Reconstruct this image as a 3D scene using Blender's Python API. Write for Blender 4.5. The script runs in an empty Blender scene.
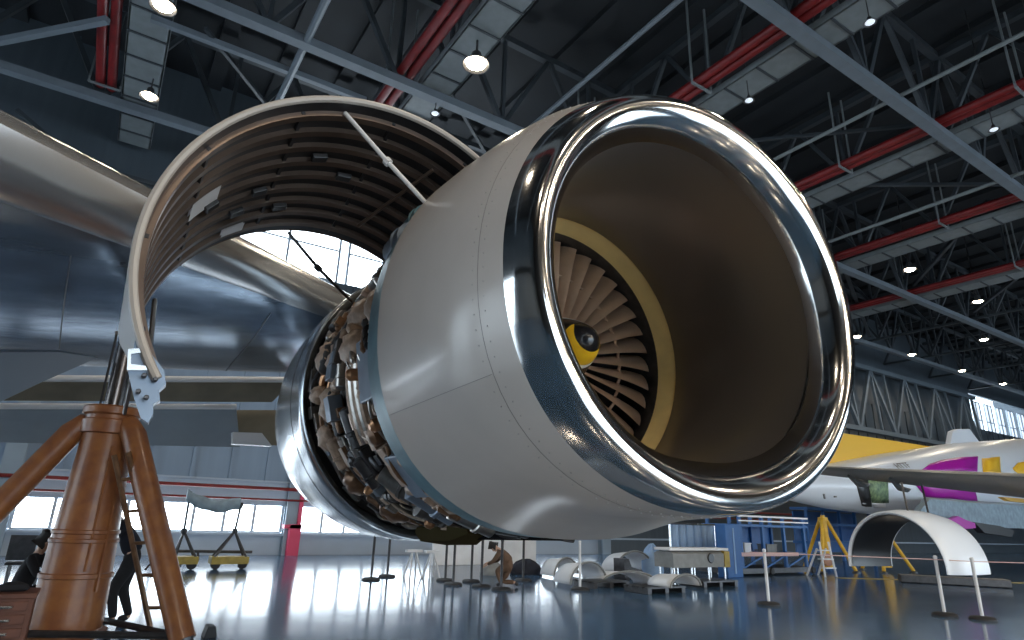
import bpy, math, random
import numpy as np
from mathutils import Vector, Matrix
random.seed(7)
PI = math.pi
SC = bpy.context.scene
COL = SC.collection
S = 1.3                      # the layout below is written in units of 1.3 m

# ------------------------------------------------------------------ camera
F, PITCH, ROLL, YAW, EYE = 620.0, 17.9, 1.75, 32.8, 1.35
_p, _r, _y = (math.radians(v) for v in (PITCH, ROLL, YAW))
FW = np.array([math.sin(_y)*math.cos(_p), math.cos(_y)*math.cos(_p), math.sin(_p)])
_rt = np.array([math.cos(_y), -math.sin(_y), 0.0])
_up = np.cross(_rt, FW)
RT = math.cos(_r)*_rt + math.sin(_r)*_up
UP = math.cos(_r)*_up - math.sin(_r)*_rt
ORG = np.array([0, 0, EYE])
cam_data = bpy.data.cameras.new('camera')
cam = bpy.data.objects.new('camera', cam_data)
COL.objects.link(cam)
M4 = Matrix(((RT[0], UP[0], -FW[0], 0), (RT[1], UP[1], -FW[1], 0), (RT[2], UP[2], -FW[2], EYE*S), (0, 0, 0, 1)))
cam.matrix_world = M4
cam_data.sensor_width = 36
cam_data.lens = 36*F/1024
cam_data.clip_end = 400
SC.camera = cam

def ray(px, py): return FW + (px-512)/F*RT - (py-320)/F*UP
def on_z(px, py, z):
    r = ray(px, py); return ORG + (z-EYE)/r[2]*r
def on_y(px, py, y):
    r = ray(px, py); return ORG + y/r[1]*r
def on_x(px, py, x):
    r = ray(px, py); return ORG + x/r[0]*r

# ------------------------------------------------------------------ world, exposure
SC.view_settings.view_transform = 'Standard'
SC.view_settings.look = 'None'
SC.view_settings.gamma = 1
SC.view_settings.use_curve_mapping = False
SC.view_settings.exposure = 0.12
SC.cycles.use_denoising = True
SC.cycles.max_bounces = 7
SC.cycles.sample_clamp_indirect = 6
wd = bpy.data.worlds.new('daylight'); SC.world = wd; wd.use_nodes = True
bg = wd.node_tree.nodes['Background']
bg.inputs[0].default_value = (0.72, 0.87, 1.0, 1)
bg.inputs[1].default_value = 5.0
WIN = 9.0                    # brightness of the frosted daylight windows
LAMP_W = 260.0               # watts of one roof lamp

# ------------------------------------------------------------------ materials
def mat(name, col, rough=0.5, metal=0.0, var=0.0, vscale=3.0, bump=0.0, bscale=40.0, coat=0.0, spec=0.5, emit=0.0, ecol=None, stretch=(1, 1, 1), col2=None, rvar=0.0):
    m = bpy.data.materials.new(name); m.use_nodes = True
    nt = m.node_tree; b = nt.nodes['Principled BSDF']
    b.inputs['Base Color'].default_value = (*col, 1)
    b.inputs['Roughness'].default_value = rough
    b.inputs['Metallic'].default_value = metal
    b.inputs['Specular IOR Level'].default_value = spec
    b.inputs['Coat Weight'].default_value = coat
    b.inputs['Coat Roughness'].default_value = 0.12
    if emit:
        b.inputs['Emission Color'].default_value = (*(ecol or col), 1)
        b.inputs['Emission Strength'].default_value = emit
    if var or bump or rvar:
        tc = nt.nodes.new('ShaderNodeTexCoord'); mp = nt.nodes.new('ShaderNodeMapping')
        mp.inputs['Scale'].default_value = stretch
        nt.links.new(tc.outputs['Object'], mp.inputs[0])
    if var or rvar:
        n = nt.nodes.new('ShaderNodeTexNoise'); n.inputs['Scale'].default_value = vscale; n.inputs['Detail'].default_value = 6
        nt.links.new(mp.outputs[0], n.inputs['Vector'])
        rp = nt.nodes.new('ShaderNodeValToRGB')
        rp.color_ramp.elements[0].position = 0.35; rp.color_ramp.elements[1].position = 0.68
        c2 = col2 or tuple(c*(1-var) for c in col)
        rp.color_ramp.elements[0].color = (*c2, 1); rp.color_ramp.elements[1].color = (*col, 1)
        nt.links.new(n.outputs['Fac'], rp.inputs[0])
        if var: nt.links.new(rp.outputs[0], b.inputs['Base Color'])
        if rvar:
            mr = nt.nodes.new('ShaderNodeMapRange'); mr.inputs['To Min'].default_value = max(0.02, rough-rvar); mr.inputs['To Max'].default_value = rough+rvar
            nt.links.new(n.outputs['Fac'], mr.inputs[0]); nt.links.new(mr.outputs[0], b.inputs['Roughness'])
    if bump:
        n2 = nt.nodes.new('ShaderNodeTexNoise'); n2.inputs['Scale'].default_value = bscale; n2.inputs['Detail'].default_value = 3
        nt.links.new(mp.outputs[0], n2.inputs['Vector'])
        bp = nt.nodes.new('ShaderNodeBump'); bp.inputs['Strength'].default_value = bump; bp.inputs['Distance'].default_value = 0.02
        nt.links.new(n2.outputs['Fac'], bp.inputs['Height']); nt.links.new(bp.outputs[0], b.inputs['Normal'])
    return m

X = {}
X['chrome'] = mat('polished aluminium', (0.80, 0.79, 0.77), 0.10, 1.0)
X['cowl'] = mat('warm grey cowl paint', (0.56, 0.525, 0.495), 0.27, 0.0, var=0.07, vscale=1.6, coat=0.25)
X['rivet'] = mat('rivet paint', (0.40, 0.385, 0.37), 0.4)
X['seam'] = mat('seam sealant', (0.22, 0.21, 0.20), 0.5)
X['liner'] = mat('dark acoustic liner', (0.20, 0.188, 0.186), 0.30, 0.6)
X['strip'] = mat('ochre rub strip', (0.90, 0.68, 0.28), 0.5, 0.0, var=0.25, vscale=4, col2=(0.80, 0.60, 0.26))
X['titan'] = mat('titanium blade', (0.68, 0.46, 0.31), 0.36, 0.55, var=0.2, vscale=3)
X['black'] = mat('black paint', (0.012, 0.012, 0.014), 0.35)
X['spin'] = mat('black spinner paint', (0.01, 0.01, 0.012), 0.22, coat=0.3)
X['markyel'] = mat('yellow marking', (0.85, 0.50, 0.02), 0.4)
X['markwht'] = mat('white marking', (0.85, 0.84, 0.80), 0.4)
X['silver'] = mat('bare silver skin', (0.56, 0.60, 0.63), 0.22, 0.85, var=0.12, vscale=1.5, rvar=0.08)
X['wing'] = mat('glossy grey wing skin', (0.27, 0.345, 0.44), 0.20, 0.7, var=0.25, vscale=0.9, rvar=0.06, stretch=(1, 2.5, 1), bump=0.25, bscale=1.6)
X['slat'] = mat('brushed slat metal', (0.60, 0.60, 0.60), 0.26, 0.85)
X['flapolive'] = mat('olive primer', (0.23, 0.20, 0.14), 0.5, var=0.3, vscale=1.5)
X['navypaint'] = mat('dark blue grey paint', (0.075, 0.11, 0.16), 0.4)
X['oliv'] = mat('dark olive paint', (0.05, 0.04, 0.018), 0.9, spec=0.02)
X['matblack'] = mat('matt black', (0.012, 0.012, 0.013), 0.95, spec=0.02)
X['flapgrey'] = mat('blue grey flap paint', (0.30, 0.36, 0.41), 0.42, var=0.12, vscale=1.2)
X['white'] = mat('white paint', (0.80, 0.81, 0.83), 0.35, var=0.06, vscale=1)
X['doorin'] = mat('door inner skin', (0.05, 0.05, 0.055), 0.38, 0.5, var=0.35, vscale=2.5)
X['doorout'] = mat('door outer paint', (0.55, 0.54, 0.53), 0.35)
X['dooredge'] = mat('pale beige edge paint', (0.42, 0.385, 0.35), 0.45)
X['rib'] = mat('bronze frame', (0.21, 0.155, 0.125), 0.32, 0.75, var=0.3, vscale=2)
X['steel'] = mat('steel', (0.55, 0.56, 0.57), 0.25, 0.95, rvar=0.06, vscale=6)
X['ramsteel'] = mat('oily ram steel', (0.22, 0.20, 0.19), 0.25, 0.9)
X['darksteel'] = mat('dark steel', (0.09, 0.09, 0.095), 0.4, 0.7, var=0.3, vscale=8)
X['teal'] = mat('teal flange paint', (0.11, 0.23, 0.28), 0.4, 0.2, var=0.25, vscale=6)
X['case'] = mat('fan case', (0.16, 0.155, 0.15), 0.45, 0.55, var=0.5, vscale=6)
X['tan'] = mat('tan insulation', (0.50, 0.365, 0.275), 0.5, 0.15, var=0.4, vscale=9, bump=0.3, bscale=30)
X['brown'] = mat('heat-browned pipe', (0.24, 0.135, 0.075), 0.4, 0.5, var=0.4, vscale=9)
X['bluebox'] = mat('blue grey casing', (0.20, 0.255, 0.33), 0.35, 0.4, var=0.15, vscale=6)
X['pipe'] = mat('steel pipe', (0.50, 0.47, 0.43), 0.28, 0.9, var=0.25, vscale=9)
X['copper'] = mat('copper pipe', (0.52, 0.28, 0.15), 0.35, 0.8)
X['orange'] = mat('worn orange paint', (0.31, 0.122, 0.036), 0.42, 0.0, var=0.4, vscale=5, col2=(0.21, 0.075, 0.03), bump=0.08, bscale=25, coat=0.15)
X['yellow'] = mat('yellow paint', (0.72, 0.43, 0.03), 0.45, var=0.25, vscale=4)
X['dullyellow'] = mat('dull yellow paint', (0.42, 0.31, 0.05), 0.5, var=0.3, vscale=5)
X['red'] = mat('red paint', (0.20, 0.007, 0.008), 0.45, var=0.3, vscale=2)
X['pink'] = mat('signal red column paint', (0.62, 0.045, 0.12), 0.5)
X['beam'] = mat('pale steel paint', (0.15, 0.18, 0.21), 0.5, var=0.15, vscale=1.5)
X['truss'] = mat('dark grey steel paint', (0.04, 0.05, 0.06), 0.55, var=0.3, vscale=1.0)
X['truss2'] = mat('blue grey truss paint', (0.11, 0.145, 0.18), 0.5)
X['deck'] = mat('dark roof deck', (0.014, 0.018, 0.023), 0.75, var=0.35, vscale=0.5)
X['tray'] = mat('galvanised tray', (0.19, 0.215, 0.225), 0.5, 0.1, var=0.15, vscale=3)
X['wall'] = mat('pale wall paint', (0.40, 0.48, 0.58), 0.6, var=0.1, vscale=0.6)
X['wallup'] = mat('blue grey cladding', (0.065, 0.085, 0.105), 0.5, var=0.15, vscale=0.5, stretch=(6, 1, 0.3))
X['wallmid'] = mat('light blue grey panels', (0.20, 0.28, 0.385), 0.5, var=0.1, vscale=0.5, stretch=(6, 1, 0.3))
X['colpaint'] = mat('blue grey column paint', (0.24, 0.31, 0.38), 0.5, var=0.1, vscale=1)
X['frame'] = mat('window frame paint', (0.42, 0.47, 0.52), 0.5)
X['pane'] = mat('frosted daylight pane', (0.9, 0.95, 1.0), 0.3, emit=WIN, ecol=(0.80, 0.91, 1.0))
X['pane2'] = mat('dimmer daylight pane', (0.9, 0.95, 1.0), 0.3, emit=1.1, ecol=(0.72, 0.85, 1.0))  # weaker glow than the other panes
X['lens'] = mat('lit lamp lens', (1, 0.93, 0.8), 0.3, emit=40, ecol=(1.0, 0.86, 0.64))
X['lensoff'] = mat('faintly glowing unlit lens', (0.8, 0.85, 0.9), 0.3, emit=0.6, ecol=(0.8, 0.9, 1.0))  # faint glow put into the lenses of the unlit lamps
X['blue'] = mat('blue docking paint', (0.025, 0.13, 0.38), 0.45, var=0.2, vscale=2)
X['palebl'] = mat('pale blue curtain', (0.30, 0.45, 0.68), 0.6, var=0.15, vscale=2)
X['purple'] = mat('purple livery', (0.42, 0.012, 0.36), 0.35)
X['livyel'] = mat('yellow livery', (0.90, 0.52, 0.035), 0.38)
X['planewht'] = mat('white airliner paint', (0.72, 0.77, 0.84), 0.28, var=0.04, vscale=0.5)
X['planegrey'] = mat('grey wing paint', (0.115, 0.13, 0.14), 0.4, var=0.2, vscale=1)
X['green'] = mat('green primer', (0.30, 0.42, 0.22), 0.5, var=0.6, vscale=5, col2=(0.08, 0.14, 0.09))
X['rubber'] = mat('black rubber', (0.02, 0.02, 0.022), 0.6)
X['darkblue'] = mat('navy cloth', (0.013, 0.017, 0.032), 0.85, var=0.3, vscale=8)
X['blackcloth'] = mat('black cloth', (0.012, 0.012, 0.015), 0.85)
X['browncloth'] = mat('brown cloth', (0.13, 0.075, 0.045), 0.85, var=0.3, vscale=8)
X['greycloth'] = mat('grey green cloth', (0.33, 0.37, 0.30), 0.85)
X['skin'] = mat('skin', (0.52, 0.33, 0.24), 0.5)
X['hair'] = mat('dark hair', (0.014, 0.011, 0.010), 0.6)
X['boxbrown'] = mat('rusty red box', (0.16, 0.055, 0.03), 0.55, var=0.4, vscale=5)
X['grey'] = mat('mid grey', (0.22, 0.23, 0.23), 0.5, var=0.2, vscale=5)
X['tarp'] = mat('grey blue tarpaulin', (0.28, 0.38, 0.46), 0.6, var=0.3, vscale=4)
X['tape'] = mat('barrier tape', (0.62, 0.42, 0.40), 0.6)
X['paleskin'] = mat('white composite', (0.74, 0.76, 0.79), 0.45, var=0.12, vscale=2)

def floor_mat():
    m = mat('blue grey epoxy floor', (0.052, 0.118, 0.22), 0.14, 0.0, var=0.25, vscale=0.35, rvar=0.04)
    b = m.node_tree.nodes['Principled BSDF']
    b.inputs['Specular IOR Level'].default_value = 0.9
    b.inputs['IOR'].default_value = 3.0
    nt = m.node_tree
    tc = nt.nodes.new('ShaderNodeTexCoord')
    n = nt.nodes.new('ShaderNodeTexNoise'); n.inputs['Scale'].default_value = 0.9; n.inputs['Detail'].default_value = 2
    bp = nt.nodes.new('ShaderNodeBump'); bp.inputs['Strength'].default_value = 0.06; bp.inputs['Distance'].default_value = 0.05
    nt.links.new(tc.outputs['Object'], n.inputs['Vector']); nt.links.new(n.outputs['Fac'], bp.inputs['Height']); nt.links.new(bp.outputs[0], b.inputs['Normal'])
    return m
X['floor'] = floor_mat()

# ------------------------------------------------------------------ mesh helpers
LOC = {}                     # object name -> world origin in metres
def V(p): return np.array(p, float)
def nrm(v):
    v = V(v); return v/np.linalg.norm(v)
def frame(d):
    d = nrm(d); a = V((0, 0, 1)) if abs(d[2]) < 0.9 else V((1, 0, 0))
    u = nrm(np.cross(d, a)); return u, np.cross(u, d)

class MB:
    def __init__(s): s.v = []; s.f = []
    def add(s, vs, fs):
        o = len(s.v); s.v += [tuple(p) for p in vs]; s.f += [tuple(i+o for i in f) for f in fs]; return s
    def box(s, c, sz, ax=None):
        c = V(c); hx, hy, hz = (q/2 for q in sz)
        A = np.eye(3) if ax is None else V(ax)       # rows = local axes
        vs = [c + a*hx*A[0] + b*hy*A[1] + d*hz*A[2] for a in (-1, 1) for b in (-1, 1) for d in (-1, 1)]
        return s.add(vs, [(0, 1, 3, 2), (4, 6, 7, 5), (0, 4, 5, 1), (2, 3, 7, 6), (0, 2, 6, 4), (1, 5, 7, 3)])
    def bar(s, a, b, w, h=None):                      # square bar between two points
        a, b = V(a), V(b); h = h or w; d = b-a
        u, t = frame(d)
        return s.box((a+b)/2, (np.linalg.norm(d), w, h), (nrm(d), u, t))
    def rings(s, rs, closed=True, caps=True):
        n = len(rs[0]); vs = [p for r in rs for p in r]; fs = []
        m = n if closed else n-1
        for i in range(len(rs)-1):
            for j in range(m):
                k = (j+1) % n
                fs.append((i*n+j, i*n+k, (i+1)*n+k, (i+1)*n+j))
        if caps and closed:
            fs.append(tuple(range(n-1, -1, -1))); fs.append(tuple((len(rs)-1)*n+j for j in range(n)))
        return s.add(vs, fs)
    def tube(s, pts, r, n=8, caps=True):
        pts = [V(p) for p in pts]; rr = r if hasattr(r, '__len__') else [r]*len(pts)
        rs = []; u = None
        for i, p in enumerate(pts):
            d = nrm(pts[min(i+1, len(pts)-1)] - pts[max(i-1, 0)])
            if u is None: u, t = frame(d)
            else:
                u = nrm(u - d*(u@d)); t = np.cross(u, d)
            rs.append([p + rr[i]*(math.cos(2*PI*k/n)*u + math.sin(2*PI*k/n)*t) for k in range(n)])
        return s.rings(rs, True, caps)
    def lathe(s, prof, c=(0, 0, 0), d=(0, 0, 1), n=24, caps=True):
        u, t = frame(d); d = nrm(d); c = V(c)
        rs = [[c + d*h + max(r, 1e-4)*(math.cos(2*PI*k/n)*u + math.sin(2*PI*k/n)*t) for k in range(n)] for r, h in prof]
        return s.rings(rs, True, caps)
    def prism(s, poly, off):                          # polygon extruded by a vector
        n = len(poly); off = V(off); vs = [V(p) for p in poly] + [V(p)+off for p in poly]
        fs = [tuple(range(n-1, -1, -1)), tuple(range(n, 2*n))] + [(i, (i+1) % n, n+(i+1) % n, n+i) for i in range(n)]
        return s.add(vs, fs)
    def build(s, name, m, parent=None, smooth=True, bev=0.0, sharp=40):
        vs = np.array(s.v, float)*S
        lo, hi = vs.min(0), vs.max(0); c = (lo+hi)/2
        if parent is None: c[2] = lo[2]
        me = bpy.data.meshes.new(name)
        me.from_pydata([tuple(p) for p in vs-c], [], s.f); me.update()
        import bmesh
        b = bmesh.new(); b.from_mesh(me); bmesh.ops.recalc_face_normals(b, faces=b.faces); b.to_mesh(me); b.free()
        me.materials.append(m)
        o = bpy.data.objects.new(name, me); COL.objects.link(o)
        LOC[o.name] = c
        if parent is not None:
            o.parent = parent; o.location = Vector(c - LOC[parent.name])
        else: o.location = Vector(c)
        if smooth:
            me.polygons.foreach_set('use_smooth', [True]*len(me.polygons))
            md = o.modifiers.new('edges', 'EDGE_SPLIT'); md.split_angle = math.radians(sharp)
        if bev:
            md = o.modifiers.new('bevel', 'BEVEL'); md.width = bev*S; md.segments = 2; md.limit_method = 'ANGLE'
        return o

def empty(name, p, label, cat, group=None):
    o = bpy.data.objects.new(name, None); COL.objects.link(o); o.empty_display_size = 0.2
    c = V(p)*S; o.location = Vector(c); LOC[o.name] = c
    return tag(o, label, cat, group)
def tag(o, label=None, cat=None, group=None, kind=None):
    if label: o['label'] = label
    if cat: o['category'] = cat
    if group: o['group'] = group
    if kind: o['kind'] = kind
    return o
def clone(root, p, label=None, rz=0.0, group=None, scale=1.0):
    def cp(o, par):
        c = o.copy(); COL.objects.link(c)
        if par is not None:
            c.parent = par; c.matrix_parent_inverse = Matrix()
        for ch in [q for q in o.children]: cp(ch, c)
        return c
    r = cp(root, None); r.location = Vector(V(p)*S); r.rotation_euler = (0, 0, rz); r.scale = (scale,)*3
    LOC[r.name] = V(p)*S
    if label: r['label'] = label
    if group: r['group'] = group
    return r
def struct(mb, name, m, label, cat='building', smooth=False, **k):
    return tag(mb.build(name, m, None, smooth, **k), label, cat, kind='structure')

# ------------------------------------------------------------------ the hangar shell
WY = 23.2                    # the far wall
mb = MB(); mb.box((29.5, 4, -0.1), (95, 44, 0.2)); struct(mb, 'floor', X['floor'], 'shiny blue-grey epoxy hangar floor mirroring the windows', 'floor')
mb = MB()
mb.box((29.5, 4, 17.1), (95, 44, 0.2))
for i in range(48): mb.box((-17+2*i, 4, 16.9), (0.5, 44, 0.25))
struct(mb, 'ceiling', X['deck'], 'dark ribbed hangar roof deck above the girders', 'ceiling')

# far wall: plinth, window strip, cladding, clerestory
XA, XB = -18.0, 76.0
mb = MB(); mb.box(((XA+XB)/2, WY+0.15, 0.31), (XB-XA, 0.3, 0.62))
mb.box(((XA+XB)/2, WY+0.1, 0.66), (XB-XA, 0.5, 0.08))
mb.box(((XA+XB)/2, WY+0.15, 2.02), (XB-XA, 0.3, 0.80)); mb.box(((XA+XB)/2, WY-0.02, 2.38), (XB-XA, 0.12, 0.06))
struct(mb, 'wall_back', X['wall'], 'pale lower wall of the hangar with a long window strip', 'wall')
mb = MB(); mb.box(((XA+XB)/2, WY+0.15, 8.6), (XB-XA, 0.3, 3.1))
mb.box(((XA+XB)/2, WY+0.15, 15.2), (XB-XA, 0.3, 4.0))
mb.box((39, WY+0.15, 11.65), (48, 0.3, 3.1)); mb.box((-7.8, WY+0.15, 11.65), (20.6, 0.3, 3.1))
for i in range(80): mb.box((XA+0.6+1.18*i, WY-0.03, 8.6), (0.12, 0.08, 3.1))
mb.box((48.2, WY+0.1, 1.2), (55.8, 0.4, 2.5))
struct(mb, 'wall_cladding', X['wallup'], 'blue-grey ribbed cladding high on the far wall', 'wall')
mb = MB(); mb.box((1.15, WY+0.15, 4.75), (38.3, 0.3, 4.7))
for i in range(32): mb.box((XA+0.6+1.18*i, WY-0.03, 4.75), (0.12, 0.08, 4.7))
struct(mb, 'wall_panelling', X['wallmid'], 'light blue-grey ribbed panels above the strip windows', 'wall')
mb = MB(); mb.box((48.2, WY+0.15, 4.75), (55.8, 0.3, 4.7)); struct(mb, 'wall_far', X['wallup'], 'dark blue-grey wall behind the white airliner', 'wall')
def window(n, x0, x1, z0, z1, nx, nz, label, pane='pane'):
    m_ = MB(); m_.box(((x0+x1)/2, WY+0.18, (z0+z1)/2), (x1-x0-0.04, 0.03, z1-z0-0.04))
    o = tag(m_.build('window_%d' % n, X[pane], None, False), label, 'window', kind='structure')
    f = MB(); w = 0.09
    for i in range(nx+1): f.box((x0+(x1-x0)*i/nx, WY+0.12, (z0+z1)/2), (w, 0.10, z1-z0))
    for i in range(nz+1): f.box(((x0+x1)/2, WY+0.12, z0+(z1-z0)*i/nz), (x1-x0, 0.09, w*0.8))
    f.build('window_frame', X['frame'], o, False)
k = 1
cols = [-15.2, -8.2, -2.0, 6.03, 13.3, 20.3]
names = ['beyond the left edge', 'behind the orange jack leg', 'left of the red-footed column, behind the yellow gantry', 'right of the red-footed column, below the silver rear cowl',
         'below the belly of the big engine', 'behind the blue docking', 'behind the white airliner']
for i in range(5):
    window(k, cols[i]+0.28, cols[i+1]-0.28, 0.72, 1.62, 8, 1, 'bright low strip window '+names[i]); k += 1
for (x0, x1, lb) in ((2.6, 6.6, 'bright clerestory window over the wing leading edge'), (7.0, 14.6, 'bright clerestory window seen through the raised cowl door')):
    window(k, x0, x1, 10.15, 12.9, 2, 2, lb); k += 1
for i in range(5):
    a = 63.6 + i*2.45; window(k, a, a+1.55, 9.4, 12.6, 2, 2, 'high bright window %s on the far right wall' % ['first after the truss', 'second after the truss', 'third after the truss', 'fourth after the truss', 'last after the truss'][i], 'pane2'); k += 1
for i, x in enumerate(cols):
    mb = MB(); mb.box((x, WY-0.15, 5.05), (0.42, 0.3, 10.1)); mb.box((x, WY-0.3, 5.05), (0.5, 0.04, 10.1)); mb.box((x, WY-0.02, 5.05), (0.5, 0.04, 10.1))
    o = struct(mb, 'column', X['colpaint'], 'blue-grey steel wall column '+['beyond the left edge', 'at the far left', 'seen between jack legs', 'with a red foot beside the silver rear cowl', 'under the engine belly', 'behind the docking', 'behind the white airliner', 'behind the white airliner nose'][i], 'column')
    if i == 3:
        f = MB(); f.box((x+0.07, WY-0.38, 0.5), (0.38, 0.3, 1.0)); f.box((x-0.02, WY-0.38, 0.93), (0.58, 0.3, 0.12)); f.box((x+0.2, WY-0.36, 1.3), (0.12, 0.14, 1.5)); f.build('red_guard', X['pink'], o, False)
# pipes along the wall
for (z, r, m_, lb) in ((2.14, 0.055, 'red', 'upper thin red pipe running along the far wall above the windows'), (1.78, 0.035, 'red', 'lower thin red pipe just above the strip windows')):
    p = MB(); p.tube([(XA, WY-0.42, z), (40, WY-0.42, z)], r, 8)
    tag(p.build('wall_pipe', X[m_]), lb, 'pipe')
# side and front walls, the left side open to daylight behind its door frame
mb = MB(); mb.box((XB+0.2, 4, 8.5), (0.4, 44, 17)); struct(mb, 'wall_right', X['wallup'], 'blue-grey end wall far to the right', 'wall')
mb = MB(); mb.box((29.5, -17.8, 12), (95, 0.4, 10)); mb.box((-9.5, -17.8, 3.5), (17, 0.4, 7)); mb.box((24.5, -17.8, 3.5), (7, 0.4, 7)); struct(mb, 'wall_front', X['deck'], 'dark wall behind the viewpoint with low openings added to let in daylight', 'wall')  # openings added to send daylight into the inlet and onto the right side
mb = MB(); mb.box((-18.2, 4, 12), (0.4, 44, 10)); mb.box((-18.2, -6, 4), (0.4, 24, 8)); mb.box((-18.2, 14.0, 4), (0.4, 2.0, 8))
for y in (10, 18.5): mb.box((-18.1, y, 5), (0.3, 0.5, 10))
struct(mb, 'wall_left', X['wallup'], 'hangar side wall with its big doors open to daylight', 'wall')

# roof girders
ZB, ZT = 13.0, 16.3
def girder(axis, at, lo, hi, pan, wl, m_low, lab, web=0.14, zb=ZB, zt=ZT, name='ceiling_beam', split=True):
    P = (lambda t, z: (t, at, z)) if axis == 'x' else (lambda t, z: (at, t, z))
    a = MB(); a.bar(P(lo, zb), P(hi, zb), wl, wl*0.8)
    t = struct(a, name, X[m_low], lab, 'beam')
    w = MB(); w.bar(P(lo, zt), P(hi, zt), 0.22)
    n = max(2, int(round((hi-lo)/pan)))
    for i in range(n):
        p0 = lo+(hi-lo)*i/n; p1 = lo+(hi-lo)*(i+1)/n; pm = (p0+p1)/2
        w.bar(P(p0, zb), P(pm, zt), web); w.bar(P(pm, zt), P(p1, zb), web); w.bar(P(p0, zb), P(p0, zt), web*0.8)
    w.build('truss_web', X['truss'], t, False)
    return t
girder('x', 6.6, -16, 75, 3.5, 0.30, 'beam', 'pale bottom chord of the roof girder crossing above the inlet lip')
girder('x', 14.1, -16, 75, 3.5, 0.30, 'beam', 'pale bottom chord of the roof girder crossing behind the raised cowl door')
girder('x', 20.0, -16, 75, 3.5, 0.30, 'beam', 'pale bottom chord of the roof girder carrying the far row of lamps')
girder('x', -1.0, -16, 75, 3.5, 0.30, 'beam', 'pale bottom chord of the roof girder above the viewpoint')
for x in (-8.5, -1.0, 6.2, 13.3, 20.6, 27.6, 34.6, 41.6, 48.6, 55.6, 62.6):
    lab = {-8.5: 'roof truss beyond the left edge', -1.0: 'dark roof truss over the leftmost red pipes', 6.2: 'dark roof truss over the red pipes behind the raised cowl door', 13.3: 'dark roof truss over the red pipes behind the inlet lip',
           20.6: 'dark roof truss over the red pipes at the right edge'}.get(x, 'dark roof truss %s of the far right bays' % ['first', 'second', 'third', 'fourth', 'fifth', 'sixth'][int((x-27.6)//7) % 6])
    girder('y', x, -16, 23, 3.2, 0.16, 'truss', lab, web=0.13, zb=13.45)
for (x, z, r, lo, hi, m_, lb) in ((2.45, 13.0, 0.10, -10, 22, 'beam', 'pale bar crossing the beams left of the raised cowl door'), (9.35, 13.1, 0.07, -10, 22, 'beam', 'thin pale conduit running to the top of the inlet'), (17.0, 13.1, 0.06, -10, 22, 'tray', 'thin pale conduit right of the inlet'), (24.4, 13.1, 0.07, -10, 22, 'tray', 'thin conduit near the right edge')):
    p = MB(); p.tube([(x, lo, z), (x, hi, z)], r, 8); struct(p, 'trim_%d' % int(x), X[m_], lb, 'conduit')
# secondary bars and wind bracing under the deck
br = [((-1.0, 15.55, 13.05), (4.6, 15.5, 13.05), 0.16), ((-4.4, 18.9, 13), (-1.9, 16.2, 13), 0.16), ((0.2, 15.2, 13.1), (2.6, 18.6, 13.6), 0.10), ((20.6, 11.2, 13.2), (26.5, 6.8, 13.2), 0.12), ((20.6, 11.2, 13.2), (19.5, 14, 13.0), 0.12),
      ((27, 8, 13.2), (34, 14, 13.2), 0.14), ((34, 8, 13.2), (41, 14, 13.2), 0.14), ((27, 14, 13.1), (41, 20, 13.1), 0.16), ((13.3, 14, 13.3), (20.6, 6.6, 13.3), 0.10), ((6.2, 14, 13.3), (13.3, 20, 13.3), 0.10), ((-4.2, 22.4, 12.6), (-1.0, 22.6, 10.6), 0.12), ((-0.6, 22.6, 10.8), (3.4, 22.4, 12.9), 0.12), ((-6, 22.5, 11.4), (3, 22.5, 11.4), 0.14)]
for i, (a, b, w) in enumerate(br):
    p = MB(); up_ = V((0, 0, 0.5 if i > 2 else 0)); p.bar(V(a)+up_, V(b)+up_, w); struct(p, 'ceiling_brace', X['beam'] if i < 2 else X['truss'], 'diagonal roof brace ' + ['beside the top left lamp', 'at the upper left edge', 'left of the raised cowl door', 'right of the inlet', 'just right of the lip', 'in the near right bay', 'in the middle right bay', 'above the far lamps', 'over the inlet', 'over the raised cowl door', 'sloping down on the far wall above the wing', 'sloping up on the far wall above the wing', 'lying level on the far wall above the wing'][i], 'beam')
# red pipe pairs and walkway trays along the trusses
red = [(-1.8, 'leftmost pair of red pipes, beside the top left lamp'), (5.15, 'pair of red pipes above the raised cowl door'), (12.05, 'pair of red pipes running behind the top of the inlet lip'), (19.2, 'pair of red pipes right of the inlet'), (26.1, 'faint pair of red pipes far right of the lip'), (33.2, 'hardly lit pair of red pipes in the far right bays')]
for x, lb in red:
    x = x*1.025-0.06
    t = empty('red_pipe_pair', (x, 3, 13.0), lb, 'pipes', 'red pipe pairs under the roof')
    for dx in (-0.16, 0.13):
        p = MB(); p.tube([(x+dx, -16, 13.33), (x+dx, 19.8, 13.33)], 0.125, 10); p.build('pipe', X['red'], t)
    for yy in range(-12, 19, 5):
        p = MB(); p.box((x-0.03, yy+1.5, 13.15), (0.8, 0.07, 0.05)); p.box((x-0.42, yy+1.5, 14.65), (0.05, 0.05, 3.0)); p.box((x+0.36, yy+1.5, 14.65), (0.05, 0.05, 3.0)); p.build('hanger', X['tray'], t, False)
tray = [(-1.0, 'leftmost pale cable tray, beside the red pipes'), (6.05, 'pale cable tray above the raised cowl door and lamp'), (13.05, 'pale cable tray running behind the top of the inlet lip'), (20.4, 'pale cable tray right of the inlet'), (27.4, 'dim cable tray far right of the lip'), (34.4, 'hardly lit cable tray in the far right bays')]
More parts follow.
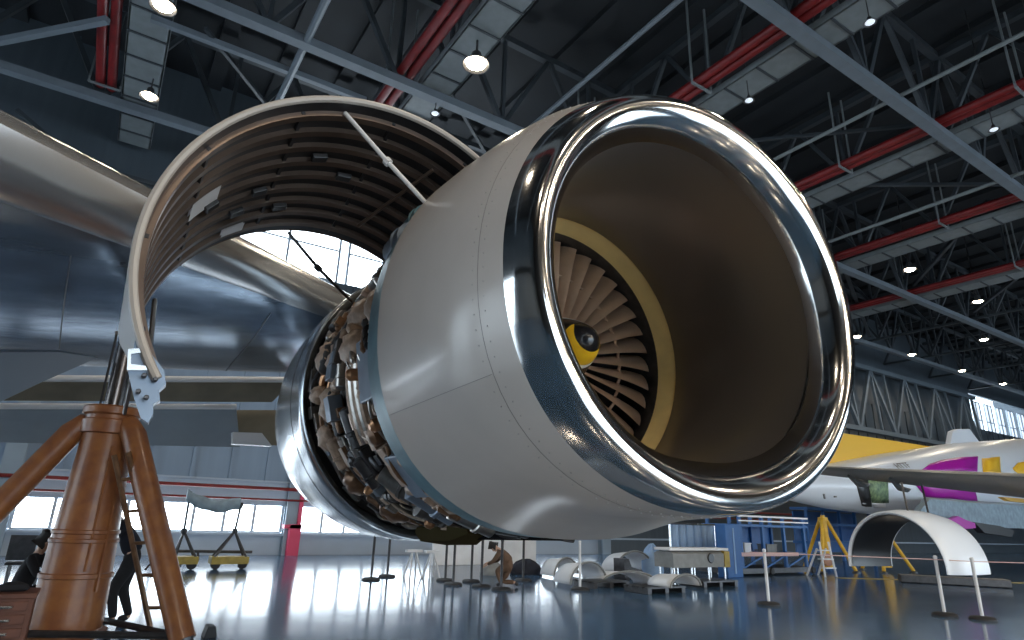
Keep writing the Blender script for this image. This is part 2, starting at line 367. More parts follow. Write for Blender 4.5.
for x, lb in tray:
    p = MB(); x *= 1.018; p.box((x, 3.3, 13.20), (0.95, 38.6, 0.06)); p.box((x-0.46, 3.3, 13.27), (0.05, 38.6, 0.2)); p.box((x+0.46, 3.3, 13.27), (0.05, 38.6, 0.2))
    t = tag(p.build('cable_tray', X['tray'], None, False), lb, 'cable tray', 'cable trays under the roof')
    q = MB(); q.box((x, -15, 13.16), (0.95, 0.06, 0.05)); rg = q.build('rung', X['truss'], t, False)
    for j_ in range(1, 36):
        c_ = rg.copy(); COL.objects.link(c_); c_.parent = t; c_.location = rg.location + Vector((0, 1.05*j_*S, 0))

# lattice truss on the far wall at the right
def lattice():
    y = WY-0.9; x0, x1 = 33, 61.5
    zl, zh = 7.9, 12.4
    w = MB(); w.bar((x0, y, zl), (x1, y, zl), 0.4, 0.3); w.bar((x0, y, zh), (x1, y, zh), 0.3)
    o = struct(w, 'trim_1', X['truss2'], 'deep lattice truss on the far wall above the yellow-topped airliner', 'truss')
    n = 6; q = MB()
    for i in range(n):
        a = x0+(x1-x0)*i/n; b = x0+(x1-x0)*(i+1)/n; m_ = (a+b)/2
        q.bar((a, y, zl), (m_, y, zh), 0.22); q.bar((m_, y, zh), (b, y, zl), 0.22); q.bar((m_, y, zh), (m_+0.6, y, zl), 0.16); q.bar((b-.6, y, zh), (b, y, zl), 0.16)
    q.build('lattice_web', X['truss2'], o, False)
lattice()

# ------------------------------------------------------------------ roof lamps
def lamp_proto(lens):
    t = empty('high_bay_lamp', (0, 0, 0), 'x', 'lamp')
    a = MB(); a.lathe([(0.06, 0.34), (0.10, 0.30), (0.12, 0.16), (0.20, 0.10), (0.30, 0.0), (0.28, 0.0), (0.18, 0.09), (0.05, 0.14)], n=20); a.build('housing', X['darksteel'], t)
    b = MB(); b.lathe([(0.01, 0.12), (0.17, 0.085), (0.21, 0.03), (0.14, -0.03), (0.01, -0.06)], n=20); b.build('lens', lens, t)
    c = MB(); c.tube([(0, 0, 0.3), (0, 0, 0.9)], 0.025, 6); c.build('stem', X['darksteel'], t)
    return t
lit0 = lamp_proto(X['lens']); off0 = lamp_proto(X['lensoff'])
def lamp_light(o, w, col=(1.0, 0.86, 0.68)):
    d = bpy.data.lights.new('lamp_glow', 'SPOT'); d.energy = w; d.color = col; d.shadow_soft_size = 0.25*S
    d.spot_size = math.radians(172); d.spot_blend = 0.35
    l = bpy.data.objects.new('lamp_glow', d); COL.objects.link(l); l.parent = o; l.location = (0, 0, -0.12*S)
def hang(o, z, sc=1.0):
    for ch in o.children:
        if ch.name.startswith('stem'):
            L_ = (16.85-z)/sc-0.3; ch.scale = (1, 1, L_/0.6); ch.location = (0, 0, (0.3+L_/2)*S)
lamps = [((163, 7), 12.3, 'glowing lamp at the top left, right of the leftmost red pipes', 1.0), ((149, 97), 12.55, 'glowing lamp lighting the pale beam left of the raised cowl door', 0.9), ((476, 65), 12.4, 'large glowing lamp between the raised cowl door and the inlet', 1.2),
         ((910, 270), 12.5, 'warm lamp nearest to the right of the chrome lip', 1.0), ((978, 302), 12.5, 'lamp at the right edge, above two smaller ones', 1.0), ((984, 340), 12.5, 'small lamp at the right edge over the far lamp row', 1.0),
         ((857, 337), 12.5, 'lamp touching the right edge of the chrome lip, first of the far row', 1.0), ((912, 355), 12.6, 'second lamp of the far row from the chrome lip', 1.0), ((962, 371), 12.6, 'third lamp of the far row from the chrome lip', 1.0), ((1003, 384), 12.6, 'fourth lamp of the far row, nearest to the right edge', 1.0)]
first = True
for (px, z, lb, sc) in lamps:
    p = on_z(*px, z)
    if first:
        o = lit0; o.location = Vector(p*S); o['label'] = lb; o['group'] = 'lit high-bay lamps under the roof'; first = False
    else: o = clone(lit0, p, lb, group='lit high-bay lamps under the roof')
    o.scale = (sc,)*3
    lamp_light(o, LAMP_W); hang(o, p[2], sc)
for (px, lb) in (((435, 114), 'unlit small lamp right of the red pipes over the raised cowl door'), ((870, 23), 'unlit lamp at the upper right beside the cable tray'), ((749, 101), 'unlit lamp just above the inlet lip'), ((994, 130), 'unlit lamp at the right edge under the cable tray')):
    p = on_z(*px, 12.5)
    if lb.startswith('unlit small'): o = off0; o.location = Vector(p*S); o['label'] = lb; o['group'] = 'unlit high-bay lamps under the roof'; o.scale = (0.5,)*3
    else: o = clone(off0, p, lb, group='unlit high-bay lamps under the roof', scale=0.5)
    hang(o, p[2], 0.5)
# added unseen lamps over and behind the viewpoint, for light and lip reflections
for i, (x, y) in enumerate(((-4.2, 5), (3.2, 4), (10.2, 3.4), (17.4, 3.5), (-4.2, -6), (3.2, -6), (10.2, -6), (17.2, -6), (-0.5, -12), (3.4, -12), (10.5, -12), (16, -12))):
    o = clone(lit0, (x, y, 12.5), 'added roof lamp out of view overhead, there for its light', group='added lamps out of view'); lamp_light(o, LAMP_W*(1.0 if y > 0 else 2.4 if y > -8 else 5.0)); hang(o, 12.5)

# added lamps, unseen behind the viewpoint, to brighten the fan and inlet
for x in (7.0, 11.0, 15.0):
    o = clone(lit0, (x, -15.5, 8.6), 'added unseen lamp behind the viewpoint that brightens the fan', group='added unseen lamps that brighten the fan'); hang(o, 8.6)
    lamp_light(o, 2500.0, (1.0, 0.83, 0.63))

# ------------------------------------------------------------------ the airliner with the open engine
EC = V((3.195, 2.456, 2.844))                      # centre of the inlet rim
_t = math.radians(4.865)
AX = nrm((math.sin(_t), math.cos(_t), 0.0012))     # engine axis, pointing aft
EU = V((math.cos(_t), -math.sin(_t), 0)); EW = np.cross(EU, AX)
def EP(L, th, r, du=0.0, dw=0.0):
    return EC + AX*L + EU*(r*math.cos(th)+du) + EW*(r*math.sin(th)+dw)
def flat(L, R):                                    # lower half flattened, as on the photographed nacelle
    pts = [(0, 1.0), (0.17, 0.955), (0.45, 0.90), (0.9, 0.862), (1.3, 0.875), (1.65, 0.91), (4, 1.0)]
    for (a, fa), (b, fb) in zip(pts, pts[1:]):
        if a <= L <= b: return R*(fa+(fb-fa)*(L-a)/(b-a))
    return R
def ER(L, th, R):                                  # outer cowl radius with the flattened belly
    s = math.sin(th); c = math.cos(th)
    if s >= 0: return R
    b = flat(L, R); n = 2.0 + 0.6*(1-b/R)/0.14
    return (abs(c/R)**n + abs(s/b)**n)**(-1/n)
def esurf(prof, n=96, a0=0.0, a1=2*PI, fl=False, m_=None):
    full = abs(a1-a0-2*PI) < 1e-6
    k = n if full else n+1
    th = [a0+(a1-a0)*i/n for i in range(k)]
    return [[EP(L, t, ER(L, t, r) if fl else r) for t in th] for L, r in prof], full

air = empty('airliner', (3.4, 6.5, 0), 'grey airliner seen from its wing engine, with open cowl and one raised cowl door', 'airplane')

# inlet cowl: painted barrel with chrome lip, liner, seams
OUT = [(0.19, 1.505), (0.45, 1.61), (0.7, 1.665), (0.9, 1.70), (1.3, 1.755), (1.65, 1.79)]
m_ = MB(); rs, cl = esurf(OUT, fl=True); m_.rings(rs, True, False)
rs, cl = esurf([(1.65, 1.79), (1.66, 1.74), (1.55, 1.70)], fl=True); m_.rings(rs, True, False)
cowl = m_.build('inlet_cowl', X['cowl'], air, sharp=50)
lip = [(0.245, 1.178), (0.16, 1.195), (0.09, 1.225), (0.045, 1.262), (0.012, 1.305), (0.0, 1.350), (0.010, 1.392), (0.04, 1.425), (0.085, 1.456), (0.135, 1.482), (0.19, 1.505)]
m_ = MB(); rs, cl = esurf(lip, fl=True, n=128); m_.rings(rs, True, False); m_.build('inlet_lip', X['chrome'], cowl, sharp=80)
m_ = MB(); rs, cl = esurf([(0.245, 1.178), (0.6, 1.17), (1.0, 1.19), (1.4, 1.235), (1.8, 1.275), (1.82, 1.29)], n=96); m_.rings(rs, True, False); m_.build('inlet_liner', X['liner'], cowl, sharp=60)
def seam(pts, w=0.006): 
    q = MB(); q.tube(pts, w, 5); return q
def on_cowl(L, th, d=0.0):
    for (a, ra), (b, rb) in zip(OUT, OUT[1:]):
        if a <= L <= b+1e-6:
            r = ra+(rb-ra)*(L-a)/(b-a); return EP(L, th, ER(L, th, r)+d)
q = seam([on_cowl(0.37, 2*PI*i/96) for i in range(97)], 0.0022); q.build('panel_seam', X['seam'], cowl)
q = seam([on_cowl(L, math.radians(206)) for L in np.linspace(0.38, 1.64, 18)], 0.0022); q.build('panel_seam', X['seam'], cowl)
q = MB()
for i in range(110):
    for L in (0.33, 0.41):
        p = on_cowl(L, 2*PI*i/110, 0.001); d = nrm(p-EP(L, 0, 0)); q.lathe([(0.006, -0.004), (0.005, 0.002)], p, d, 6)
q.build('rivet_row', X['rivet'], cowl)
# fan: rub strip, blades, spinner
m_ = MB(); rs, cl = esurf([(1.82, 1.292), (1.835, 1.278), (1.99, 1.213), (2.0, 1.23)], n=96); m_.rings(rs, True, False); m_.build('rub_strip', X['strip'], air, sharp=60)
m_ = MB(); rs, cl = esurf([(1.995, 1.222), (2.03, 1.205), (2.6, 1.22), (2.62, 0.3)], n=96); m_.rings(rs, True, False); m_.build('fan_duct', X['darksteel'], air, sharp=60)
FL = 2.17
def blade_mb(phi):
    q = MB(); rs = []
    for i in range(9):
        f = i/8; r = 0.40+(1.185-0.40)*f
        stag = math.radians(16+38*f); ch = 0.19+0.065*math.sin(f*PI*0.62)
        th0 = phi + 0.06*math.sin(f*2.2)
        ring = []
        tmax = 0.034*(1-0.65*f)
        for k in range(12):
            a = 2*PI*k/12; x = math.cos(a)*ch/2; y = math.sin(a)*tmax/2 + 0.03*(1-(2*x/ch)**2)*(0.6+0.4*f)
            axl = x*math.cos(stag) - y*math.sin(stag); tan = x*math.sin(stag) + y*math.cos(stag)
            ring.append(EP(FL+axl, th0+tan/r, r))
        rs.append(ring)
    q.rings(rs)
    r = 0.84; q.tube([EP(FL-0.02, phi-0.06, r), EP(FL-0.05, phi+0.02, r), EP(FL-0.02, phi+0.10, r)], 0.016, 6)
    return q
for i in range(38): blade_mb(2*PI*i/38+0.03).build('fan_blade', X['titan'], air, sharp=35)
def spin_prof():
    return [(0.012, 1.42), (0.05, 1.43), (0.10, 1.465), (0.15, 1.525), (0.19, 1.60), (0.24, 1.72), (0.30, 1.87), (0.36, 2.02), (0.40, 2.14), (0.395, 2.34)]
SPP = spin_prof()
def spin_L(r):
    for (ra, la), (rb, lb) in zip(SPP, SPP[1:]):
        if ra <= r <= rb: return la+(lb-la)*(r-ra)/(rb-ra)
    return 2.1
m_ = MB(); m_.rings([[EP(L, 2*PI*k/48, r) for k in range(48)] for r, L in SPP]); spin = m_.build('spinner', X['spin'], air, sharp=60)
def spin_patch(inner, outer, a0, a1, name, m, d, n=40):
    q = MB(); rows = []
    for j in range(5):
        row = []
        for i in range(n+1):
            f = i/n; t = math.radians(a0+(a1-a0)*f); ri, ro = inner(f), outer(f); r = ri+(ro-ri)*j/4
            row.append(EP(spin_L(r)-d, t, r+d*0.5))
        rows.append(row)
    q.rings(rows, False, False); return q.build(name, m, spin)
def bulge(a, b): return lambda f: a+(b-a)*math.sin(PI*f)**0.8
spin_patch(bulge(0.168, 0.108), bulge(0.170, 0.200), 125, 388, 'yellow_spiral', X['markyel'], 0.004)
spin_patch(bulge(0.176, 0.198), bulge(0.180, 0.218), 210, 378, 'white_spiral_edge', X['markwht'], 0.006)
spin_patch(lambda f: 0.11+0.21*f, lambda f: 0.113+0.21*f+0.04*math.sin(PI*f), 25, 135, 'white_spiral_tail', X['markwht'], 0.005)

# fan case and core with all its plumbing
m_ = MB(); rs, cl = esurf([(1.62, 1.60), (1.68, 1.70), (1.69, 1.77), (2.0, 1.765), (2.01, 1.69), (2.06, 1.685), (2.07, 1.715), (2.12, 1.71), (2.13, 1.56)], n=96, fl=True); m_.rings(rs, True, False)
flange = m_.build('case_flange', X['teal'], air, sharp=30)
m_ = MB(); rs, cl = esurf([(1.6, 1.50), (2.6, 1.47), (2.62, 1.53), (2.68, 1.53), (2.7, 1.45), (3.3, 1.49), (3.35, 1.47), (4.0, 1.48), (4.8, 1.53), (5.2, 1.54)], n=72); m_.rings(rs, True, False)
case = m_.build('fan_case', X['case'], air, sharp=35)
R = math.radians
def arc_pipe(L0, L1, a0, a1, r0, r1, w, m, name='pipe', n=14, wob=0.0):
    q = MB(); pts = []
    ph = random.random()*6
    for i in range(n+1):
        f = i/n; pts.append(EP(L0+(L1-L0)*f+wob*math.sin(f*5+ph), R(a0+(a1-a0)*f), r0+(r1-r0)*f+wob*0.5*math.sin(f*7+ph)))
    q.tube(pts, w, 8); return q.build(name, X[m], case)
def case_box(L, a, r, dl, da, dr, m, name='accessory_box', bev=0.012):
    q = MB(); o = nrm(EP(L, R(a), 1)-EP(L, 0, 0)); t = np.cross(AX, o)
    q.box(EP(L, R(a), r), (dl, da, dr), (AX, t, o)); return q.build(name, X[m], case, False, bev=bev)
def canister(L, a, r, along, ln, rad, m, name='accessory_canister'):
    o = nrm(EP(L, R(a), 1)-EP(L, 0, 0)); t = np.cross(AX, o)
    d = {'ax': AX, 'tan': t, 'rad': o, 'mix': nrm(t+AX*0.6)}[along]
    q = MB(); q.lathe([(rad*0.6, -ln/2-0.02), (rad, -ln/2), (rad, -ln*0.2), (rad*1.12, -ln*0.18), (rad*1.12, -ln*0.1), (rad, -ln*0.08), (rad, ln/2), (rad*0.5, ln/2+0.03)], EP(L, R(a), r), d, 16)
    return q.build(name, X[m], case)
# big tan ducts and blankets down the left side
def blanket(L, a, r, dl, da, dr, m, name='insulation_blanket'):
    q = MB(); rows = []
    for i in range(9):
        row = []
        for k in range(14):
            t = 2*PI*k/14
            w = (1-abs(i/4-1)**3)*0.9+0.12
            row.append(EP(L+dl*0.5*math.cos(t)*w*(1+0.15*math.sin(3*i+k)), R(a+da*(i/8-0.5)), r+dr*0.5*math.sin(t)*w*(1+0.15*math.cos(2*i+k))))
        rows.append(row)
    q.rings(rows); return q.build(name, X[m], case, sharp=60)
blanket(3.35, 163, 1.52, 0.62, 16, 0.32, 'tan'); blanket(3.25, 177, 1.54, 0.55, 14, 0.30, 'tan'); blanket(3.95, 176, 1.50, 0.5, 20, 0.34, 'tan')
blanket(2.55, 168, 1.60, 0.35, 13, 0.20, 'tan'); blanket(4.3, 193, 1.50, 0.42, 18, 0.32, 'tan'); blanket(3.7, 158, 1.5, 0.45, 12, 0.3, 'brown')
for i in range(5): arc_pipe(3.0+0.10*i, 3.05+0.10*i, 183, 212, 1.55, 1.55, 0.048, 'pipe' if i % 2 else 'tan', 'corrugated_duct')
case_box(2.45, 190, 1.60, 0.55, 0.55, 0.12, 'bluebox'); case_box(2.40, 225, 1.58, 0.62, 0.46, 0.16, 'bluebox'); case_box(2.85, 222, 1.52, 0.2, 0.42, 0.2, 'tan')
case_box(2.25, 236, 1.60, 0.30, 0.30, 0.14, 'tan'); case_box(2.1, 205, 1.63, 0.18, 0.5, 0.10, 'tan'); case_box(3.8, 219, 1.46, 0.5, 0.3, 0.25, 'darksteel')
for (L, a, r, al, ln, rad, m) in ((2.28, 150, 1.66, 'ax', 0.42, 0.15, 'bluebox'), (2.15, 143, 1.70, 'ax', 0.3, 0.12, 'teal'), (2.6, 155, 1.62, 'tan', 0.3, 0.10, 'pipe'), (4.35, 213, 1.47, 'ax', 0.42, 0.12, 'pipe'), (3.7, 205, 1.5, 'tan', 0.4, 0.11, 'darksteel'),
                                 (3.4, 232, 1.5, 'mix', 0.4, 0.12, 'case'), (2.7, 210, 1.58, 'rad', 0.2, 0.09, 'brown'), (3.1, 243, 1.5, 'tan', 0.5, 0.13, 'bluebox'), (4.1, 236, 1.5, 'mix', 0.36, 0.13, 'case'), (2.5, 250, 1.56, 'tan', 0.42, 0.12, 'pipe'),
                                 (3.6, 254, 1.48, 'tan', 0.5, 0.14, 'case'), (2.3, 262, 1.56, 'mix', 0.32, 0.09, 'darksteel'), (4.4, 250, 1.48, 'ax', 0.3, 0.10, 'tan'), (4.4, 165, 1.5, 'mix', 0.32, 0.11, 'darksteel'), (3.0, 152, 1.6, 'mix', 0.34, 0.10, 'pipe'),
                                 (2.9, 233, 1.55, 'ax', 0.3, 0.07, 'tan'), (2.2, 180, 1.66, 'tan', 0.25, 0.05, 'pipe'), (2.5, 207, 1.62, 'rad', 0.16, 0.06, 'copper')):
    canister(L, a, r, al, ln, rad, m)
mats = ['pipe', 'copper', 'brown', 'darksteel', 'pipe', 'tan', 'darksteel']
for i in range(80):                                 # hydraulic, fuel and air lines running round and along the case
    a = random.uniform(140, 262); L = random.uniform(2.1, 4.6); w = random.choice((0.012, 0.016, 0.02, 0.028, 0.035))
    rr = 1.60 if L < 2.7 else random.uniform(1.46, 1.62)
    if random.random() < 0.55: arc_pipe(L, L+random.uniform(-0.3, 0.3), a, a+random.uniform(12, 45), rr+random.uniform(-.06, .06), rr+random.uniform(-.06, .06), w, random.choice(mats), wob=0.05)
    else: arc_pipe(L, min(4.75, L+random.uniform(0.4, 1.3)), a, a+random.uniform(-8, 8), rr+random.uniform(-.06, .04), 1.48, w, random.choice(mats), wob=0.04)
for i in range(110):                                 # valves, clamps and small actuators
    a = random.uniform(142, 264); L = random.uniform(2.08, 4.6); rr = (1.60 if L < 2.7 else random.uniform(1.45, 1.60))+random.uniform(-.05, .07)
    s = random.uniform(0.05, 0.13)
    if random.random() < 0.5: case_box(L, a, rr, s*random.uniform(.8, 1.8), s*random.uniform(.8, 1.8), s, random.choice(['darksteel', 'case', 'pipe', 'tan', 'brown', 'black', 'tan', 'brown']), 'valve_block', 0.006)
    else: canister(L, a, rr, random.choice(['ax', 'tan', 'rad', 'mix']), s*1.6, s*0.5, random.choice(['pipe', 'darksteel', 'copper', 'brown', 'tan', 'black']), 'actuator')
for i in range(70):
    a = random.uniform(146, 264); L = random.uniform(3.7, 4.80); rr = random.uniform(1.54, 1.60)+max(0, L-4.3)*0.12; s = random.uniform(0.06, 0.15); k_ = random.random()
    if k_ < 0.35: case_box(L, a, rr, s*random.uniform(.8, 1.6), s*random.uniform(.9, 2.2), s, random.choice(['tan', 'brown', 'darksteel', 'case', 'bluebox', 'pipe']), 'bracket', 0.008)
    elif k_ < 0.6: canister(L, a, rr, random.choice(['ax', 'tan', 'mix']), s*2.2, s*0.55, random.choice(['pipe', 'darksteel', 'tan', 'brown']), 'regulator')
    else: arc_pipe(L, min(4.76, L+random.uniform(-0.2, 0.3)), a, a+random.uniform(8, 30), rr, rr+random.uniform(-.04, .03), random.choice((0.014, 0.02, 0.03, 0.042)), random.choice(mats), 'hose', wob=0.03)
for (L, a, da) in ((4.45, 172, 15), (4.5, 205, 12), (4.4, 226, 12), (4.2, 244, 14), (4.55, 187, 8), (2.75, 196, 8)): blanket(L, a, 1.60 if L > 3 else 1.56, 0.36, da, 0.22, 'tan' if a < 215 else 'brown')
for a in (147, 160, 173, 186): 
    arc_pipe(1.86, 1.86, a, a+9, 1.70, 1.70, 0.035, 'teal' if a != 160 else 'pipe', 'harness_clamp')
# rear cowl
m_ = MB(); rs, cl = esurf([(4.95, 1.66), (4.86, 1.70), (4.83, 1.735), (4.85, 1.76), (5.0, 1.775), (5.6, 1.80), (6.4, 1.79), (7.2, 1.70), (7.9, 1.52), (7.92, 1.2)], n=96); m_.rings(rs, True, False)
rear = m_.build('rear_cowl', X['silver'], air, sharp=50)
m_ = MB(); rs, cl = esurf([(4.9, 1.70), (5.15, 1.62), (5.17, 1.25)], n=72); m_.rings(rs, True, False); m_.build('rear_bulkhead', X['darksteel'], rear)
q = MB(); q.tube([EP(5.35, 2*PI*i/72, 1.789) for i in range(73)], 0.006, 5); q.build('panel_seam', X['darksteel'], rear)
# latch keel and drain mast below
q = MB(); b0 = [EP(L, R(269), r) for L, r in ((2.0, 1.60), (4.8, 1.70))]
q.bar(b0[0], b0[1], 0.22, 0.10); q.build('latch_keel', X['matblack'], air, False)
q = MB(); q.rings([[EP(L, R(263+d), r) for d, r in ((-6*w, ra), (6*w, ra), (5*w, rb), (-5*w, rb))] for L, w, ra, rb in ((3.1, 0.7, 1.62, 1.66), (3.4, 1, 1.62, 1.75), (4.2, 1, 1.64, 1.79), (4.6, 0.6, 1.64, 1.70))]); q.build('drain_fairing', X['oliv'], air, sharp=25)

# raised cowl door
R0D, NA = 1.635, 60
A0, A1 = R(42), R(214)
def door_pt(f, th, d=0.0):
    du = -1.765+(-1.8975+1.765)*f; dw = 0.248+(-0.145-0.248)*f
    return EP(1.9+1.99*f, th, R0D+d, du, dw)
m_ = MB()
def door_end(f):                                    # lower edge of the door drops a little towards its rear
    return A1 - R(50)*f
prof = [(0.0, 0.0), (0.0, 0.055)] + [(f, 0.055) for f in np.linspace(0.1, 0.9, 6)] + [(1.0, 0.055), (1.0, 0.0)]
m_.rings([[door_pt(f, A0+(door_end(f)-A0)*i/NA, d) for i in range(NA+1)] for f, d in prof], False, False)
door = m_.build('cowl_door', X['doorout'], air, sharp=45)
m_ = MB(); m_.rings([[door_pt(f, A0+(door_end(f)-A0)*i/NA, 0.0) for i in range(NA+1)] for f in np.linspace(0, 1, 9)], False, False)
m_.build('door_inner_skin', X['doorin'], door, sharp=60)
for i in range(NA+1): pass
q = MB(); q.tube([door_pt(0.0, A0+(A1-A0)*i/NA, 0.025) for i in range(NA+1)], 0.03, 8); q.build('door_edge_front', X['dooredge'], door)
q = MB(); q.tube([door_pt(1.0, A0+(door_end(1)-A0)*i/NA, 0.025) for i in range(NA+1)], 0.03, 8); q.build('door_edge_rear', X['rib'], door)
for j in range(9):
    f = 0.07+0.104*j
    q = MB(); rs = []
    for i in range(NA+1):
        th = A0+(door_end(f)-A0)*i/NA
        rs.append([door_pt(f-0.016, th, 0.0), door_pt(f-0.016, th, -0.045), door_pt(f+0.016, th, -0.045), door_pt(f+0.016, th, 0.0)])
    q.rings(rs); q.build('door_frame', X['rib'], door, sharp=30)
for th in (62, 88, 116, 146, 176, 200):             # stringers tie the frames together
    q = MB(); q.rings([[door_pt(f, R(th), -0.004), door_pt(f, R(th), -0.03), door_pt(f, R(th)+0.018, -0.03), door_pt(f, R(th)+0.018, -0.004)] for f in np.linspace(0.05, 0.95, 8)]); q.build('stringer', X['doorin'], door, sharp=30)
for (f0, f1, a0, a1) in ((0.37, 0.50, 138, 149), (0.82, 0.89, 122.5, 130.5)):
    q = MB(); rows = [[door_pt(f, R(a), -0.05) for a in np.linspace(a0, a1, 6)] for f in (f0, f1)]; q.rings(rows, False, False)
    rows = [[door_pt(f, R(a), -0.03) for a in np.linspace(a0, a1, 6)] for f in (f0, f1)]; q.rings(rows, False, False)
    q.build('glint_white_plate', X['white'], door)  # white paint stands for light reflected off these plates
for (a, f) in ((95, 0.45), (122, 0.55), (128, 0.68), (112, 0.72), (140, 0.5), (106, 0.33)):
    p = door_pt(f, R(a), -0.06); o = nrm(EP(0, R(a), 1)-EP(0, 0, 0)); t = np.cross(AX, o); q = MB(); q.box(p, (0.10, 0.14, 0.05), (AX, t, o)); q.build('door_bracket', X['black'], door, False, bev=0.01)
q = MB(); q.tube([on_y(345, 113, 4.62), on_y(386, 160, 4.40), on_y(436, 214, 4.15)], 0.02, 8); q.tube([on_y(386, 160, 4.40), on_y(389, 163.5, 4.385)], 0.038, 8); q.build('hold_open_rod', X['white'], door)
q = MB(); q.tube([on_y(433, 170, 4.6), on_y(395, 198, 5.0), on_y(358, 226, 5.4)], 0.018, 8); q.build('hold_open_rod', X['rib'], door)
q = MB(); q.tube([on_y(288, 232, 6.3), on_y(318, 268, 6.4), on_y(352, 302, 6.9)], 0.018, 8); q.tube([on_y(316, 266, 6.39), on_y(320, 270, 6.42)], 0.035, 8); q.build('hold_open_rod', X['darksteel'], door)
# latch plates at the lower end of the door
q = MB(); q.prism([on_y(x, y, 4.66) for x, y in ((136, 336), (150, 352), (164, 370), (166, 384), (159, 390), (160, 400), (153, 404), (153, 414), (148, 423), (141, 418), (134, 398), (128, 372))], AX*0.12); q.build('latch_plate', X['bluebox'], door, False)
q = MB(); q.prism([on_y(x, y, 4.62) for x, y in ((128, 349), (142, 348), (144, 352), (131, 354), (131, 364), (147, 366), (147, 370), (127, 370))], AX*0.05); q.build('latch_hook', X['steel'], door, False)
for (x, y) in ((144, 376), (138, 392), (146, 398), (155, 380)):
    q = MB(); q.lathe([(0.016, 0), (0.016, 0.04), (0.01, 0.05)], on_y(x, y, 4.63), (0, -1, 0), 10); q.build('latch_pin', X['darksteel'], door)
q = MB(); q.tube([on_y(155, 300, 5.6), on_y(152, 330, 5.4), on_y(150, 348, 5.2)], 0.02, 6); q.build('latch_cable', X['steel'], door)

# wing: swept leading edge with slat, gloss underside, drooped flaps
def wing_station(t):                                # t = 0 at the left picture edge, 1 near the rear cowl
    le = V((-1.25, 6.45, 4.52))*(1-t) + V((2.63, 8.68, 4.42))*t
    te = V((-1.48, 12.0, 3.42))*(1-t) + V((2.67, 12.0, 3.90))*t
    return le, te
AF = [(1.0, 0.0), (0.75, 0.035), (0.5, 0.075), (0.3, 0.095), (0.15, 0.088), (0.05, 0.058), (0.012, 0.03), (0.0, 0.0), (0.008, -0.026), (0.03, -0.045), (0.09, -0.062), (0.2, -0.070), (0.4, -0.068), (0.6, -0.05), (0.8, -0.022), (1.0, -0.004)]
def wing_ring(t, lo=0.0, hi=1.0, grow=0.0, pts=AF):
    le, te = wing_station(t); ch = te-le; n = nrm((0, 0, 1)); c = np.linalg.norm(ch)
    return [le + ch*x + n*(z*c*0.95+grow*(1 if z >= 0 else -1)) for x, z in pts if lo <= x <= hi]
ST = np.linspace(-0.6, 3.2, 14)
m_ = MB(); m_.rings([wing_ring(t) for t in ST]); wing = m_.build('wing', X['wing'], air, sharp=35)
SL = [(0.17, 0.092), (0.15, 0.090), (0.05, 0.060), (0.012, 0.031), (-0.004, 0.0), (0.006, -0.028), (0.03, -0.048), (0.085, -0.066), (0.10, -0.064)]
m_ = MB(); m_.rings([wing_ring(t, -1, 1, 0.012, SL) for t in ST]); m_.build('slat', X['slat'], wing, sharp=40)
for t in (0.16, 0.75, 1.5): 
    r0 = wing_ring(t, 0.09, 1.0, 0.004); q = MB(); q.tube([p for p in r0[-5:]], 0.008, 5); q.build('skin_seam', X['darksteel'], wing)
for (u0, u1) in ((0.35, 0.5), (0.62, 0.70)):
    r0, r1 = [wing_ring(t, 0.2, 1, 0.006) for t in (u0, u1)]
def flap(name, m, quad, th, y0, y1, par, lead):     # quad in picture points at distance y0 (upper edge) and y1 (lower edge)
    (x0, ya), (x1, yb), (x2, yc), (x3, yd) = quad
    P = [on_y(x0, ya, y0), on_y(x1, yb, y0), on_y(x2, yc, y1), on_y(x3, yd, y1)]
    n = nrm(np.cross(P[1]-P[0], P[3]-P[0])); rings = []
    for e in (0, 1):
        a, b = (P[0], P[3]) if e == 0 else (P[1], P[2])
        d = b-a; rings.append([a+d*x+n*z*th for x, z in ((0, 0), (0.05, 0.6), (0.2, 1), (0.6, 0.7), (1, 0.05), (1, -0.05), (0.6, -0.4), (0.2, -0.6), (0.05, -0.4))])
    q = MB(); q.rings(rings); o = q.build(name, X[m], par, sharp=40)
    if lead:
        q = MB(); q.tube([P[0]-n*0.02, P[1]-n*0.02], lead, 10); q.build('gap_light_strip', X['white'], o)  # white tube stands for light showing through the flap gap
    return o
flap('flap', 'flapolive', ((-60, 377), (292, 379), (272, 402), (-60, 400)), 0.08, 12.3, 12.7, wing, 0.055)
flap('flap', 'flapgrey', ((-60, 405), (236, 406), (240, 447), (-60, 441)), 0.10, 12.8, 13.6, wing, 0.05)
flap('flap', 'flapolive', ((232, 410), (292, 410), (292, 446), (240, 444)), 0.08, 13.2, 13.4, wing, 0.0)
q = MB(); p = [on_y(x, y, 12.9) for x, y in ((233, 432), (262, 433), (272, 446), (233, 444))]; q.prism(p, (0, 0.2, 0)); q.build('flap_track_end', X['white'], wing, False)
for (x0, x1, y_) in ((178, 220, 357), (226, 236, 358), (95, 104, 353), (160, 170, 357)):
    q = MB(); q.prism([on_y(x0, y_, 11.6), on_y(x1, y_+0.5, 11.6), on_y(x1, y_+4, 11.6), on_y(x0, y_+3.5, 11.6)], (0, 0.06, 0)); q.build('flap_gap_strip', X['white'], wing, False)
# landing gear bay door hanging under the wing root
q = MB(); q.rings([[on_y(x, y, yy) for x, y in pts] for yy, pts in ((8.6, ((-90, 352), (60, 352), (97, 358), (40, 383), (0, 402), (-90, 446))), (8.75, ((-90, 348), (60, 350), (98, 357), (41, 382), (0, 400), (-90, 443))))]); q.build('gear_bay_door', X['navypaint'], air, False)
